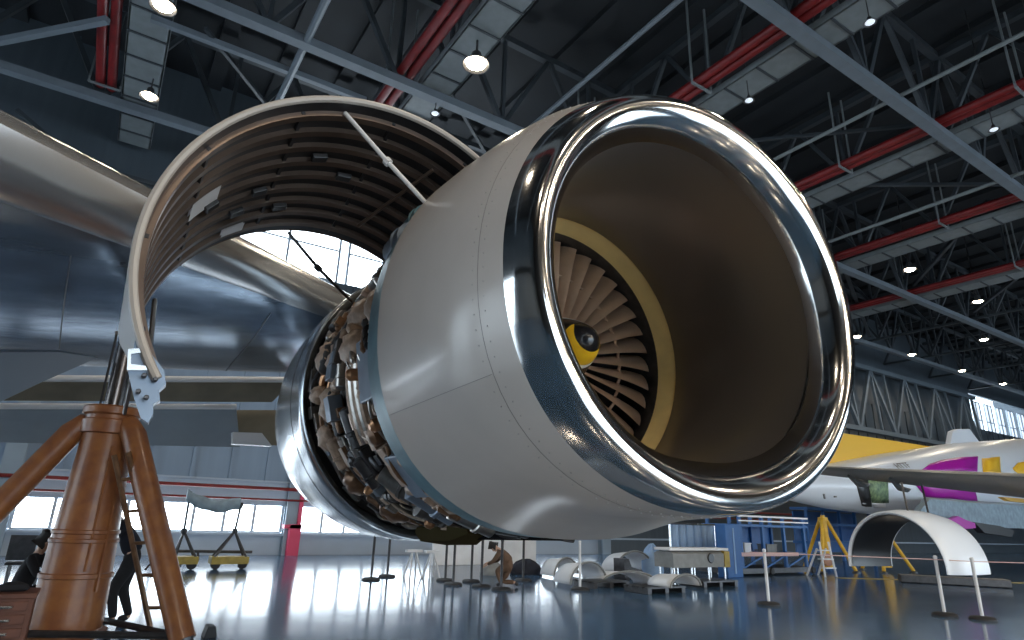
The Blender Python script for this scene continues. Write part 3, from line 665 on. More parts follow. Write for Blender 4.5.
# pylon joining engine and wing
q = MB()
q.rings([[EP(L, R(90), z0, s*w, 0) for s, z0 in ((-1, zb), (1, zb), (1, zt), (-1, zt))] for L, w, zb, zt in ((2.4, 0.12, 1.5, 1.62), (3.4, 0.22, 1.35, 1.78), (5.0, 0.26, 1.2, 1.85), (7.6, 0.26, 1.1, 1.75))])
q.build('pylon', X['silver'], air, sharp=30)

# ------------------------------------------------------------------ the orange tripod jack
JY = 8.7
jc = on_y(111, 424, JY); JX = jc[0]; JZ = jc[2]
jk = empty('tripod_jack', (JX, JY, 0), 'tall worn orange tripod jack with steel ram under the wing', 'jack')
zt_ = JZ-0.12
m_ = MB(); m_.lathe([(0.38, 0.03), (0.40, 0.10), (0.345, 0.12), (0.335, 0.62), (0.35, 0.63), (0.35, 0.67), (0.33, 0.68), (0.322, 0.98), (0.335, 0.99), (0.335, 1.02), (0.32, 1.03), (0.315, 1.07), (0.328, 1.08), (0.328, 1.11), (0.312, 1.12), (0.255, zt_), (0.1, zt_)], (JX, JY, 0), (0, 0, 1), 40); col = m_.build('column', X['orange'], jk, sharp=30)
q = MB(); q.tube([(JX+0.06, JY-0.33, 0.7), (JX+0.06, JY-0.26, zt_-0.15)], 0.016, 6); q.tube([(JX+0.2, JY-0.29, 0.5), (JX+0.19, JY-0.2, zt_-0.3)], 0.02, 6); q.build('hydraulic_line', X['orange'], col)
m_ = MB(); m_.lathe([(0.24, zt_-0.02), (0.295, zt_), (0.30, zt_+0.14), (0.27, zt_+0.16), (0.27, zt_+0.20), (0.305, zt_+0.22), (0.305, zt_+0.29), (0.28, zt_+0.31), (0.14, zt_+0.31)], (JX, JY, 0), (0, 0, 1), 36); m_.build('collar', X['orange'], jk, sharp=30)
RZ = on_y(121, 310, JY)[2]+0.06
m_ = MB(); m_.lathe([(0.098, zt_+0.3), (0.098, RZ-0.2), (0.075, RZ-0.18), (0.075, RZ-0.02), (0.06, RZ)], (JX-0.02, JY, 0), (0, 0, 1), 24); m_.build('ram', X['ramsteel'], jk)
q = MB(); q.tube([(JX-0.15, JY-0.03, zt_+0.3), (JX-0.15, JY-0.03, RZ-0.35)], 0.014, 6); q.box((JX-0.1, JY-0.03, RZ-0.36), (0.14, 0.05, 0.04)); q.build('ram_guide_rod', X['darksteel'], jk)
lf = [(on_z(181, 652, 0), 'front'), (V((JX-1.55, JY+0.25, 0.0)), 'left'), (V((JX-0.30, JY+1.75, 0.0)), 'rear')]
for ft, nm in lf:
    d = nrm(V((ft[0]-JX, ft[1]-JY, 0))); a = V((JX, JY, zt_+0.10))+d*0.25; b = V((ft[0], ft[1], 0.10))
    q = MB(); k_ = a+d*0.06-V((0, 0, 0.02)); q.tube([V((JX, JY, zt_+0.10))+d*0.2, a, k_+(b-k_)*0.04, b], [0.10, 0.125, 0.13, 0.125], 14); lg = q.build('leg', X['orange'], jk)
    q = MB(); q.lathe([(0.22, 0.0), (0.22, 0.04), (0.10, 0.08), (0.09, 0.16)], (ft[0], ft[1], 0), (0, 0, 1), 18); q.build('foot_plate', X['darksteel'], lg)
for (a, b) in ((0, 1), (0, 2), (1, 2)):
    pa = lf[a][0]*0.95+V((JX, JY, 0))*0.05; pb = lf[b][0]*0.95+V((JX, JY, 0))*0.05; pa[2] = pb[2] = 0.14
    q = MB(); q.tube([pa, pb], 0.035, 8); q.build('base_tie', X['darksteel'], jk)
q = MB(); q.tube([on_y(145, 570, 8.4), on_y(151, 563, 8.4), on_y(159, 562, 8.4), on_y(161, 569, 8.4), on_y(155, 575, 8.4), on_y(150, 577, 8.4)], 0.012, 6); q.build('lifting_ring', X['steel'], jk)
ld = []
l0, l1 = on_y(114, 455, 8.25), on_y(156, 655, 8.25); r0, r1 = on_y(128, 452, 8.22), on_y(188, 655, 8.22)
for (a, b) in ((l0, l1), (r0, r1)):
    q = MB(); q.tube([a, b], 0.028, 8); q.build('ladder_rail', X['brown'], jk)
for f in np.linspace(0.13, 0.93, 6):
    q = MB(); q.tube([l0+(l1-l0)*f, r0+(r1-r0)*f], 0.020, 6); q.build('ladder_rung', X['brown'], jk)

# ------------------------------------------------------------------ people
def skin_mesh(name, joints, edges, m, parent, origin, sub=2):
    """joints: {key: (point, radius)} in metres about origin; grown into one continuous surface."""
    keys = list(joints); idx = {k_: i for i, k_ in enumerate(keys)}
    me = bpy.data.meshes.new(name); me.from_pydata([tuple(joints[k_][0]) for k_ in keys], [(idx[a], idx[b]) for a, b in edges], [])
    me.materials.append(m)
    o = bpy.data.objects.new(name, me); COL.objects.link(o)
    sk = o.modifiers.new('skin', 'SKIN'); sk.use_smooth_shade = True
    lay = me.skin_vertices[0].data
    for i, k_ in enumerate(keys):
        r = joints[k_][1]; lay[i].radius = (r, r) if not hasattr(r, '__len__') else r
        lay[i].use_root = (i == 0)
    if sub:
        sb = o.modifiers.new('smooth', 'SUBSURF'); sb.levels = sub; sb.render_levels = sub
    if parent is None: o.location = Vector(origin); LOC[o.name] = V(origin)
    else: o.parent = parent; o.location = (0, 0, 0); LOC[o.name] = LOC[parent.name]
    return o
def person(origin, rz, P, label, shirt, trousers, group=None):
    """P gives joint positions in metres, person facing +x before the turn."""
    c_, s_ = math.cos(rz), math.sin(rz)
    T = lambda p: V((p[0]*c_-p[1]*s_, p[0]*s_+p[1]*c_, p[2]))
    J, E = {}, []
    def j(k_, p, r, par=None):
        J[k_] = (T(p), r)
        if par: E.append((par, k_))
    pel, che, nck, hd = V(P['pelvis']), V(P['chest']), V(P['neck']), V(P['head'])
    j('pelvis', pel, 0.135); j('waist', pel*0.55+che*0.45, 0.125, 'pelvis'); j('chest', che, 0.145, 'waist'); j('neck', nck, 0.06, 'chest')
    hu = nrm(hd-nck); hf = nrm(V(P.get('look', (1, 0, 0)))); hf = nrm(hf-hu*(hf@hu))
    j('jaw', hd-hu*0.05+hf*0.015, 0.075, 'neck'); j('head', hd+hu*0.03, 0.095, 'jaw'); j('crown', hd+hu*0.10, 0.07, 'head')
    hl = np.cross(hu, hf)
    j('nose', hd-hu*0.01+hf*0.115, 0.014, 'head'); j('chin', hd-hu*0.085+hf*0.07, 0.03, 'jaw')
    for sd, nm in ((1, 'l'), (-1, 'r')):
        j('ear'+nm, hd+hl*0.088*sd, 0.016, 'head')
        sh, el, wr = V(P['sh'+nm]), V(P['el'+nm]), V(P['wr'+nm])
        j('sh'+nm, sh, 0.062, 'chest'); j('el'+nm, el, 0.043, 'sh'+nm); j('wr'+nm, wr, 0.028, 'el'+nm)
        fa = nrm(wr-el); sidev = nrm(np.cross(fa, V((0, 0, 1))+hf*0.3)); pal = wr+fa*0.07
        j('palm'+nm, pal, 0.036, 'wr'+nm)
        for q_ in range(4):
            off = sidev*(q_-1.5)*0.021; ln = (0.062, 0.074, 0.070, 0.054)[q_]
            cur = np.cross(sidev, fa)*(-0.5)
            j('f%d%s' % (q_, nm), pal+fa*0.038+off, 0.0095, 'palm'+nm); j('g%d%s' % (q_, nm), pal+fa*(0.038+ln*0.55)+off+cur*0.02, 0.0085, 'f%d%s' % (q_, nm)); j('h%d%s' % (q_, nm), pal+fa*(0.038+ln)+off+cur*0.06, 0.007, 'g%d%s' % (q_, nm))
        j('t0'+nm, wr+fa*0.045+sidev*0.042*sd, 0.012, 'palm'+nm); j('t1'+nm, wr+fa*0.085+sidev*0.062*sd, 0.009, 't0'+nm)
        hp, kn, an, to = V(P['hip'+nm]), V(P['kn'+nm]), V(P['an'+nm]), V(P['to'+nm])
        j('hip'+nm, hp, 0.098, 'pelvis'); j('kn'+nm, kn, 0.066, 'hip'+nm); j('an'+nm, an, 0.042, 'kn'+nm); j('to'+nm, to, 0.035, 'an'+nm)
    covered = ('pelvis', 'waist', 'chest', 'shl', 'shr', 'ell', 'elr', 'hipl', 'hipr', 'knl', 'knr')
    o = skin_mesh('person', {k_: (p_, r_*0.72 if k_ in covered else r_) for k_, (p_, r_) in J.items()}, E, X['skin'], None, V(origin)*S)
    tag(o, label, 'person', group)
    g = 1.16
    def sub(name, ks, m, grow=g, cut=None):
        jj = {k_: (J[k_][0], (J[k_][1]*grow+0.008)) for k_ in ks}; ee = [(a, b) for a, b in E if a in ks and b in ks]
        if cut:
            for k_, (fr, f) in cut.items(): jj[k_] = (J[fr][0]+(J[k_][0]-J[fr][0])*f, jj[k_][1])
        return skin_mesh(name, jj, ee, X[m], o, None)
    sub('jacket', ['pelvis', 'waist', 'chest', 'shl', 'ell', 'wrl', 'shr', 'elr', 'wrr', 'neck'], shirt, 1.16, {'neck': ('chest', 0.55), 'wrl': ('ell', 0.9), 'wrr': ('elr', 0.9)})
    sub('trousers', ['pelvis', 'waist', 'hipl', 'knl', 'anl', 'hipr', 'knr', 'anr'], trousers, 1.14, {'waist': ('pelvis', 0.6)})
    for nm in 'lr':
        sub('shoe', ['an'+nm, 'to'+nm], 'rubber', 1.15)
    # eyes and mouth belong to the face
    for sd in (1, -1):
        q = MB(); cpt = (T(hd+hu*0.022+hf*0.088+hl*0.034*sd)+V(origin)*S)/S; q.lathe([(0.002, -0.008/S), (0.011/S, -0.004/S), (0.012/S, 0.003/S), (0.002, 0.008/S)], cpt, T(hf), 10); q.build('eye', X['black'], o)
    q = MB(); cpt = (T(hd-hu*0.058+hf*0.093)+V(origin)*S)/S; q.box(cpt, (0.008/S, 0.045/S, 0.01/S), (T(hf), T(hl), T(hu))); q.build('mouth', X['brown'], o, False, bev=0.002)
    hj = {'a': (T(hd+hu*0.065-hf*0.02), 0.108), 'b': (T(hd+hu*0.10-hf*0.01), 0.088), 'c': (T(hd-hu*0.02-hf*0.05), 0.078)}
    skin_mesh('hair', hj, [('a', 'b'), ('a', 'c')], X['hair'], o, None)
    return o
# mechanic bending towards the jack from its right
pb = on_y(132, 560, 9.6)
pb_ = person((pb[0], 9.6, 0), PI, dict(pelvis=(-0.02, 0, 0.97), chest=(0.17, 0, 1.34), neck=(0.31, 0, 1.50), head=(0.45, 0, 1.55), look=(0.8, 0, -0.6), shl=(0.21, 0.19, 1.40), ell=(0.36, 0.24, 1.12), wrl=(0.60, 0.20, 1.06), shr=(0.21, -0.19, 1.40), elr=(0.38, -0.24, 1.13), wrr=(0.63, -0.2, 1.12),
    hipl=(0.0, 0.10, 0.90), knl=(0.18, 0.12, 0.48), anl=(0.10, 0.12, 0.09), tol=(0.25, 0.14, 0.045), hipr=(0, -0.10, 0.90), knr=(0.04, -0.12, 0.48), anr=(-0.12, -0.12, 0.09), tor=(0.03, -0.14, 0.045)), 'person in dark clothes bending towards the jack between column and ladder', 'darkblue', 'blackcloth')
pb_.scale = (1.07,)*3
# mechanic crouching on the other side of the column
pa = on_y(40, 560, 9.9)
person((pa[0]-0.10, 9.9, 0), -0.3, dict(pelvis=(-0.06, 0, 0.50), chest=(0.06, 0, 0.90), neck=(0.10, 0, 1.06), head=(0.14, 0, 1.19), look=(1, 0, -0.25), shl=(0.07, 0.19, 0.98), ell=(0.24, 0.22, 0.74), wrl=(0.46, 0.16, 0.76), shr=(0.07, -0.19, 0.98), elr=(0.22, -0.22, 0.74), wrr=(0.44, -0.16, 0.80),
    hipl=(0.0, 0.11, 0.46), knl=(0.36, 0.15, 0.52), anl=(0.26, 0.15, 0.09), tol=(0.40, 0.17, 0.045), hipr=(0, -0.11, 0.46), knr=(0.36, -0.15, 0.44), anr=(0.16, -0.15, 0.09), tor=(0.30, -0.17, 0.045)), 'dark-haired person in black crouching left of the jack column', 'blackcloth', 'blackcloth')
# worker kneeling far off under the engine
pk = on_z(505, 587, 0)
person((pk[0], pk[1], 0), 2.3, dict(pelvis=(-0.12, 0, 0.62), chest=(0.10, 0, 0.86), neck=(0.22, 0, 0.96), head=(0.33, 0, 1.01), look=(0.7, 0, -0.7), shl=(0.13, 0.19, 0.9), ell=(0.30, 0.22, 0.66), wrl=(0.5, 0.14, 0.56), shr=(0.13, -0.19, 0.9), elr=(0.3, -0.22, 0.66), wrr=(0.52, -0.12, 0.6),
    hipl=(-0.1, 0.1, 0.56), knl=(0.22, 0.13, 0.42), anl=(0.06, 0.13, 0.09), tol=(0.22, 0.14, 0.045), hipr=(-0.1, -0.1, 0.56), knr=(0.12, -0.13, 0.12), anr=(-0.24, -0.13, 0.12), tor=(-0.34, -0.13, 0.045)), 'person in brown crouching among the barrier posts under the engine', 'browncloth', 'browncloth')

# ------------------------------------------------------------------ left foreground and yellow gantries
bx = on_y(36, 594, 7.9); bl = on_y(-60, 594, 7.9)
t = empty('tool_chest', ((bx[0]+bl[0])/2, 7.9, 0), 'rusty red tool chest in the lower left corner beside the jack', 'chest')
w_ = bx[0]-bl[0]; cx_ = (bx[0]+bl[0])/2; hz = bx[2]
q = MB(); q.box((cx_, 8.1, hz*0.5+0.02), (w_, 0.5, hz-0.08)); q.build('body', X['boxbrown'], t, False, bev=0.015)
q = MB(); q.box((cx_, 8.1, hz-0.01), (w_+0.03, 0.53, 0.05)); q.build('lid', X['boxbrown'], t, False, bev=0.012)
for i in range(3):
    zc = 0.16+(hz-0.2)*(i+0.5)/3; q = MB(); q.box((cx_, 7.842, zc), (w_-0.08, 0.02, (hz-0.2)/3-0.03)); d_ = q.build('drawer', X['boxbrown'], t, False, bev=0.006)
    q = MB(); q.tube([(cx_-0.2, 7.83, zc), (cx_-0.2, 7.80, zc), (cx_+0.2, 7.80, zc), (cx_+0.2, 7.83, zc)], 0.012, 6); q.build('handle', X['steel'], d_)
for sx in (-1, 1):
    for yy in (7.92, 8.28):
        q = MB(); q.lathe([(0.05, -0.02), (0.06, -0.02), (0.06, 0.02), (0.05, 0.02)], (cx_+sx*(w_/2-0.1), yy, 0.06), (1, 0, 0), 14); q.build('caster', X['rubber'], t)
px_ = on_y(12, 592, 8.05)
q = MB(); q.rings([[V((px_[0]+r*math.cos(2*PI*k/14)*1.5, 8.05+r*math.sin(2*PI*k/14), hz+0.016+z)) for k in range(14)] for r, z in ((0.07, 0), (0.09, 0.02), (0.075, 0.06), (0.03, 0.085), (0.01, 0.088))]); tag(q.build('rag_bundle', X['blackcloth']), 'black cloth bundle lying on the rusty red tool chest', 'cloth')
# dark work desk behind the jack
dk = on_z(22, 592, 0)
t = empty('work_desk', (dk[0], dk[1], 0), 'dark desk with upright panel and thin legs left of the jack', 'desk')
dd = dk[1]; a, b = on_y(6, 563, dd), on_y(44, 563, dd); p0 = on_y(10, 536, dd); p1 = on_y(38, 536, dd)
q = MB(); q.box(((a[0]+b[0])/2, dd, a[2]), (b[0]-a[0], 0.5, 0.04)); q.build('desk_top', X['darksteel'], t, False, bev=0.006)
q = MB(); q.box(((p0[0]+p1[0])/2, dd+0.2, (a[2]+p0[2])/2+0.02), (p1[0]-p0[0], 0.04, p0[2]-a[2]-0.02)); q.build('upright_panel', X['darksteel'], t, False, bev=0.006)
for sx in (0, 1):
    for sy in (-0.2, 0.2):
        xx = (a[0]+0.06) if sx == 0 else (b[0]-0.06); q = MB(); q.tube([(xx, dd+sy, 0), (xx, dd+sy, a[2]-0.02)], 0.018, 6); q.build('leg', X['darksteel'], t)
ck = on_z(209, 637, 0)
q = MB(); q.prism([(ck[0]-0.07, ck[1]-0.1, 0), (ck[0]+0.07, ck[1]-0.1, 0), (ck[0]+0.04, ck[1]-0.1, 0.12), (ck[0]-0.04, ck[1]-0.1, 0.12)], (0, 0.22, 0)); tag(q.build('wheel_chock', X['rubber'], None, False, bev=0.008), 'small black wheel chock on the floor right of the orange jack leg', 'chock')
# yellow-footed gantry with a tarpaulin slung between two masts
g0 = on_z(215, 569, 0); gy = g0[1]
t = empty('service_gantry', (g0[0], gy, 0), 'yellow-based twin-mast gantry with slung grey tarpaulin before the bright windows', 'gantry')
for (apx, x0, x1, tp) in ((184, 171, 197, (190, 494)), (235, 210, 247, (241, 505))):
    ap = on_y(apx, 531, gy); l_, r_ = on_y(x0, 560, gy), on_y(x1, 560, gy); zb = l_[2]
    q = MB(); q.box(((l_[0]+r_[0])/2, gy, zb), (r_[0]-l_[0], 0.5, 0.17)); bm = q.build('base_beam', X['dullyellow'], t, False, bev=0.01)
    q = MB()
    for (sx, sy) in ((l_[0]+0.06, -0.2), (r_[0]-0.06, -0.2), (l_[0]+0.06, 0.2), (r_[0]-0.06, 0.2)): q.tube([(sx, gy+sy, zb+0.06), tuple(ap)], 0.028, 6)
    q.build('a_frame', X['darksteel'], bm)
    tpp = on_y(*tp, gy); q = MB(); q.tube([ap, tpp], 0.03, 8); ms = q.build('mast', X['darksteel'], t)
    q = MB(); q.lathe([(0.06, -0.06), (0.075, 0), (0.06, 0.06)], ap, (0, 0, 1), 12); q.build('mast_joint', X['black'], ms)
    q = MB(); q.lathe([(0.05, -0.08), (0.06, 0), (0.05, 0.06)], tpp, (0, 0, 1), 12); q.build('mast_head', X['black'], ms)
    for xx in (l_[0]+0.12, r_[0]-0.12):
        q = MB(); q.lathe([(0.09, -0.05), (0.11, -0.04), (0.11, 0.04), (0.09, 0.05)], (xx, gy-0.12, 0.11), (0, 1, 0), 18); w = q.build('wheel', X['rubber'], t)
        q = MB(); q.box((xx, gy-0.12, zb*0.5+0.07), (0.06, 0.16, zb-0.1)); q.build('caster_fork', X['darksteel'], w, False)
l_, r_ = on_y(172, 551, gy+0.3), on_y(252, 552, gy+0.3); q = MB(); q.tube([l_, r_], 0.035, 8); q.tube([on_y(198, 551, gy+0.3), on_y(198, 562, gy+0.2)], 0.03, 6); q.build('cross_tube', X['darksteel'], t)
tl, tr = on_y(187, 495, gy), on_y(240, 503, gy); rows = []
for i in range(13):
    f = i/12; c = tl+(tr-tl)*f; sag = 0.16*math.sin(PI*f)
    rows.append([c+V((0, 0.10*math.cos(2*PI*k/10), 0.15*math.sin(2*PI*k/10)-sag+0.02*math.sin(5*f*3+k))) for k in range(10)])
q = MB(); q.rings(rows); q.build('tarpaulin', X['tarp'], t)

# ------------------------------------------------------------------ barrier posts
POST = 'barrier posts standing about the hangar floor'
def post_proto(m):
    t = empty('barrier_post', (0, 0, 0), 'x', 'post', POST)
    q = MB(); q.lathe([(0.20, 0), (0.20, 0.025), (0.17, 0.05), (0.04, 0.065)], n=24); q.build('base', X['rubber'], t)
    q = MB(); q.lathe([(0.028, 0.04), (0.028, 0.92), (0.034, 0.93), (0.034, 0.965), (0.01, 0.98)], n=12); q.build('pole', m, t)
    return t
pd, pw = post_proto(X['darksteel']), post_proto(X['paleskin'])
posts = [((371, 580), 'd', 'dark barrier post farthest left, under the silver rear cowl'), ((387, 577), 'd', 'pale-grey barrier post second from the left, right of the farthest left post'), ((445, 581), 'd', 'dark barrier post right of the white trestles'), ((453, 585), 'd', 'dark barrier post third right of the white trestles'),
         ((471, 582), 'd', 'dark barrier post behind a nearer one, left of the crouching person'), ((481, 587), 'd', 'dark barrier post close left of the crouching person'), ((501, 590), 'd', 'dark barrier post in front of the crouching person'), ((523, 581), 'd', 'dark barrier post right of the crouching person'),
         ((580, 590), 'w', 'white barrier post under the cowl beside the white panels'), ((769, 605), 'w', 'white barrier post in front of the blue docking'), ((945, 616), 'w', 'white barrier post before the raised white cowl, left of a pair'), ((983, 620), 'w', 'white barrier post before the raised white cowl, right of a pair')]
used = set()
PP = {}
for (px, kd, lb) in posts:
    p = on_z(*px, 0); pr = pd if kd == 'd' else pw
    if kd not in used: used.add(kd); o = pr; o.location = Vector(p*S); o['label'] = lb
    else: o = clone(pr, p, lb)
    PP[px] = p
a, b = PP[(769, 605)], PP[(945, 616)]; c = PP[(983, 620)]
q = MB(); q.tube([V(b)+V((-2.6, 1.9, 0.93)), V(b)+V((0, -0.035, 0.91)), V(c)+V((0, -0.035, 0.91)), V(c)+V((2.6, -1.9, 0.93))], 0.008, 6); tag(q.build('barrier_tape', X['tape']), 'pale red barrier tape strung between the two right barrier posts', 'tape')
# white trestles below the engine
def trestle(px0, px1, py, lb):
    a, b = on_z(px0, py, 0), on_z(px1, py, 0); h = 0.56; t = empty('trestle', (a+b)/2, lb, 'trestle', 'white trestles under the engine')
    for e, k_ in ((a, 0), (b, 1)):
        for sy in (-0.18, 0.18):
            q = MB(); q.tube([(e[0]+(-0.06 if k_ == 0 else 0.06), e[1]+sy, 0), ((a[0]+b[0])/2+(e[0]-(a[0]+b[0])/2)*0.5, e[1], h)], 0.022, 6); q.build('leg', X['paleskin'], t)
    q = MB(); q.box(((a[0]+b[0])/2, a[1], h+0.02), (b[0]-a[0]+0.25, 0.12, 0.06)); q.build('top_beam', X['paleskin'], t, False, bev=0.008)
    return t
trestle(409, 416, 577, 'white trestle with splayed legs, left one of two under the engine'); trestle(428, 434, 578, 'white trestle with splayed legs, right one of two under the engine')
# low dividing board and covered goods behind the posts
a, b = on_z(436, 566, 0), on_z(560, 567, 0)
q = MB(); q.box(((a[0]+b[0])/2, a[1]+0.3, 0.42), (b[0]-a[0], 0.08, 0.84)); q.box(((a[0]+b[0])/2, a[1]+0.3, 0.86), (b[0]-a[0]+0.1, 0.14, 0.04)); tag(q.build('partition_board', X['paleskin'], None, False, bev=0.01), 'long white low board behind the barrier posts under the engine', 'board')
def sack(px, py, w, d, h, m, lb, cat, name):
    c = on_z(px, py, 0); rows = []
    for r, z in ((1.0, 0.0), (1.08, 0.15), (1.0, 0.5), (0.72, 0.82), (0.3, 1.0), (0.02, 1.01)):
        rows.append([c+V((w*r*math.cos(2*PI*k/16)*(1+0.12*math.sin(3*k+z*4)), d*r*math.sin(2*PI*k/16), h*z*(1+0.12*math.cos(2*k)))) for k in range(16)])
    q = MB(); q.rings(rows); return tag(q.build(name, X[m]), lb, cat)
sack(526, 574, 0.42, 0.3, 0.34, 'darkblue', 'dark covered bundle on the floor right of the crouching person', 'bundle', 'covered_bundle')
sack(492, 575, 0.30, 0.25, 0.30, 'grey', 'grey covered bundle behind the crouching person', 'bundle', 'covered_bundle')

# ------------------------------------------------------------------ white airliner at the right: tail cone, livery, open rear door
wa = empty('white_airliner', (35, 14, 0), 'white airliner with yellow and purple livery and open rear door at the far right', 'airplane')
FY = 14.0
FS = []
for (px, top, bot) in ((775, 474, 497), (800, 469, 503), (828, 464, 509), (878, 455, 515.5), (920, 449.5, 519.5), (955, 445, 522), (1024, 441, 525)):
    a, b = on_y(px, top, FY), on_y(px, bot, FY); FS.append(((a[0]+b[0])/2, (a[2]+b[2])/2, (a[2]-b[2])/2))
x_, z_, r_ = FS[-1]; FS.append((x_+12, z_+0.05, r_*1.06)); FS.append((x_+24, z_+0.05, r_*1.06))
FS.insert(0, (FS[0][0]-1.6, FS[0][1]+0.2, FS[0][2]*0.45)); FS.insert(0, (FS[0][0]-0.5, FS[0][1]+0.1, 0.1))
def fus(x):
    for (xa, za, ra), (xb, zb, rb) in zip(FS, FS[1:]):
        if xa <= x <= xb: f = (x-xa)/(xb-xa); return za+(zb-za)*f, ra+(rb-ra)*f
    return FS[-1][1:] if x > FS[-1][0] else FS[0][1:]
m_ = MB(); m_.rings([[V((x, FY-r*math.cos(2*PI*k/40), z+r*math.sin(2*PI*k/40))) for k in range(40)] for x, z, r in FS]); fz = m_.build('fuselage', X['planewht'], wa, sharp=60)
def on_fus(px, py, out=0.03):
    y = FY-1.5
    for _ in range(12):
        p = on_y(px, py, y); zc, r = fus(p[0]); h = min(0.98, abs(p[2]-zc)/r); y = FY-(r+out)*math.sqrt(1-h*h)
    return on_y(px, py, y)
def patch(name, m, top, bot, par, out=0.03):        # skin panel between two rows of picture points, wrapped on the fuselage
    rows = []
    for j in range(5):
        f = j/4; rows.append([on_fus(a[0]+(b[0]-a[0])*f, a[1]+(b[1]-a[1])*f, out) for a, b in zip(top, bot)])
    q = MB(); q.rings(rows, False, False); o = q.build(name, X[m], par); md = o.modifiers.new('thick', 'SOLIDIFY'); md.thickness = 0.02; return o
patch('purple_panel', 'purple', [(921, 470.5), (930, 464), (942, 460), (958, 457.5), (978, 456.5)], [(922, 471), (932, 471), (945, 471), (960, 471), (977, 471.5)], fz)
patch('purple_panel', 'purple', [(915, 484), (930, 485), (950, 487), (975, 489)], [(926, 497), (938, 498), (955, 499), (978, 502)], fz)
patch('yellow_panel', 'livyel', [(982, 458.5), (991, 457.5), (1000, 456.5)], [(983.5, 473.5), (992, 473.5), (1001, 473.5)], fz)
patch('yellow_panel', 'livyel', [(1013, 468), (1018, 463), (1026, 461), (1040, 460)], [(1014, 470), (1019, 474), (1026, 475), (1040, 476)], fz)
patch('door_opening', 'darksteel', [(855, 477.5), (860, 477.5), (868, 478)], [(862, 506), (866, 507), (872, 507)], fz)
patch('open_door_lining', 'green', [(868, 478), (878, 478.5), (888, 479)], [(872, 503), (881, 503.5), (889, 503)], fz, 0.05)
patch('door_sill', 'white', [(872, 503), (880, 503.5), (886, 503.5)], [(874, 508), (880, 508.5), (886, 508)], fz, 0.06)
patch('service_mark', 'grey', [(823, 494), (825, 494)], [(824, 499), (826, 499)], fz); patch('service_mark', 'grey', [(834, 496), (837, 496)], [(834, 497.5), (837, 497.5)], fz)
tcu = bpy.data.curves.new('registration', 'FONT'); tcu.body = 'HTTF'; tcu.size = 0.40*S; tcu.extrude = 0.006
tcu.align_x = 'CENTER'; tcu.materials.append(X['seam'])
tob = bpy.data.objects.new('registration_lettering', tcu); COL.objects.link(tob); p0 = on_fus(905, 468, 0.05); p1 = on_fus(905, 461, 0.05)
tob.parent = fz; upv = nrm(p1-p0); xv = nrm(on_fus(915, 466.5, 0.05)-on_fus(895, 469, 0.05)); nv = nrm(np.cross(xv, upv)); upv = np.cross(nv, xv)
tob.matrix_parent_inverse = Matrix(); L_ = Vector(p0*S-LOC[fz.name]); tob.matrix_local = Matrix(((xv[0], upv[0], nv[0], L_[0]), (xv[1], upv[1], nv[1], L_[1]), (xv[2], upv[2], nv[2], L_[2]), (0, 0, 0, 1))); LOC[tob.name] = p0*S
bpy.context.view_layer.update()
me_ = bpy.data.meshes.new_from_object(tob.evaluated_get(bpy.context.evaluated_depsgraph_get())); tm = bpy.data.objects.new('lettering', me_); COL.objects.link(tm); tm.parent = fz; tm.matrix_parent_inverse = Matrix(); tm.matrix_local = tob.matrix_local.copy(); bpy.data.objects.remove(tob)
fp = [(740, 421), (790, 427), (843, 433), (890, 440), (934, 447), (925, 450), (878, 456.5), (828, 465), (780, 474), (740, 478)]
q = MB(); q.prism([on_y(x, y, FY-0.12) for x, y in fp], (0, 0.3, 0)); q.build('tail_fin', X['livyel'], wa, False, bev=0.03)
q = MB(); q.prism([on_y(x, y, FY-0.1) for x, y in ((950, 447), (953, 431), (958, 429), (970, 429), (979, 441), (984, 446))], (0, 0.25, 0)); q.build('crown_fairing', X['planewht'], wa, False, bev=0.03)
q = MB(); q.rings([[on_y(x, y, yy) for x, y in pts] for yy, pts in ((12.2, ((912, 512), (924, 497), (975, 501), (1060, 506), (1060, 527), (985, 525), (938, 519))), (11.2, ((918, 513), (930, 499), (975, 503), (1060, 508), (1060, 530), (985, 527), (940, 521))))]); q.build('belly_fairing', X['tarp'], wa, False)
q = MB(); q.prism([on_y(x, y, 10.9) for x, y in ((936, 517), (952, 519), (958, 516), (966, 520), (975, 523), (976, 528), (966, 529), (955, 526))], (0, 0.15, 0)); q.build('purple_hinge_fairing', X['purple'], wa, False)
q = MB(); q.prism([on_y(x, y, 10.9) for x, y in ((974, 522), (1000, 526), (1015, 531), (1012, 537), (985, 533))], (0, 0.25, 0)); q.build('gear_bay_edge', X['black'], wa, False)

# grey wing with an opened engine cowl, reaching in from the right
gw = empty('parked_wing', (15, 6, 0), 'grey wing with arched white open cowl of an aircraft parked beyond the right edge', 'airplane')
N0, N1, F0, F1 = on_y(792, 466, 8.4), on_y(1090, 480, 3.7), on_y(815, 474, 9.6), on_y(1090, 505, 5.0)
def gring(f, g=1.0):
    a = N0+(N1-N0)*f; b = F0+(F1-F0)*f; c = b-a; th = 0.05+0.10*f
    return [a+c*x+V((0, 0, z*th)) for x, z in ((0, 0), (0.04, 0.6), (0.2, 1), (0.5, 0.9), (1, 0.05), (1, -0.05), (0.5, -0.5), (0.15, -0.7), (0.03, -0.4))]
q = MB(); q.rings([gring(f) for f in np.linspace(0, 1, 9)]); gwm = q.build('wing', X['planegrey'], gw, sharp=40)
for f in (0.20, 0.36):
    a = N0+(N1-N0)*f; c = (F0+(F1-F0)*f)-a; q = MB(); q.tube([a+c*0.3-V((0, 0, .08)), a+c*0.7-V((0, 0, .17)), a+c*1.1-V((0, 0, .12)), a+c*1.3-V((0, 0, .05))], [0.03, 0.07, 0.06, 0.02], 8); q.build('flap_track_fairing', X['planegrey'], gwm)
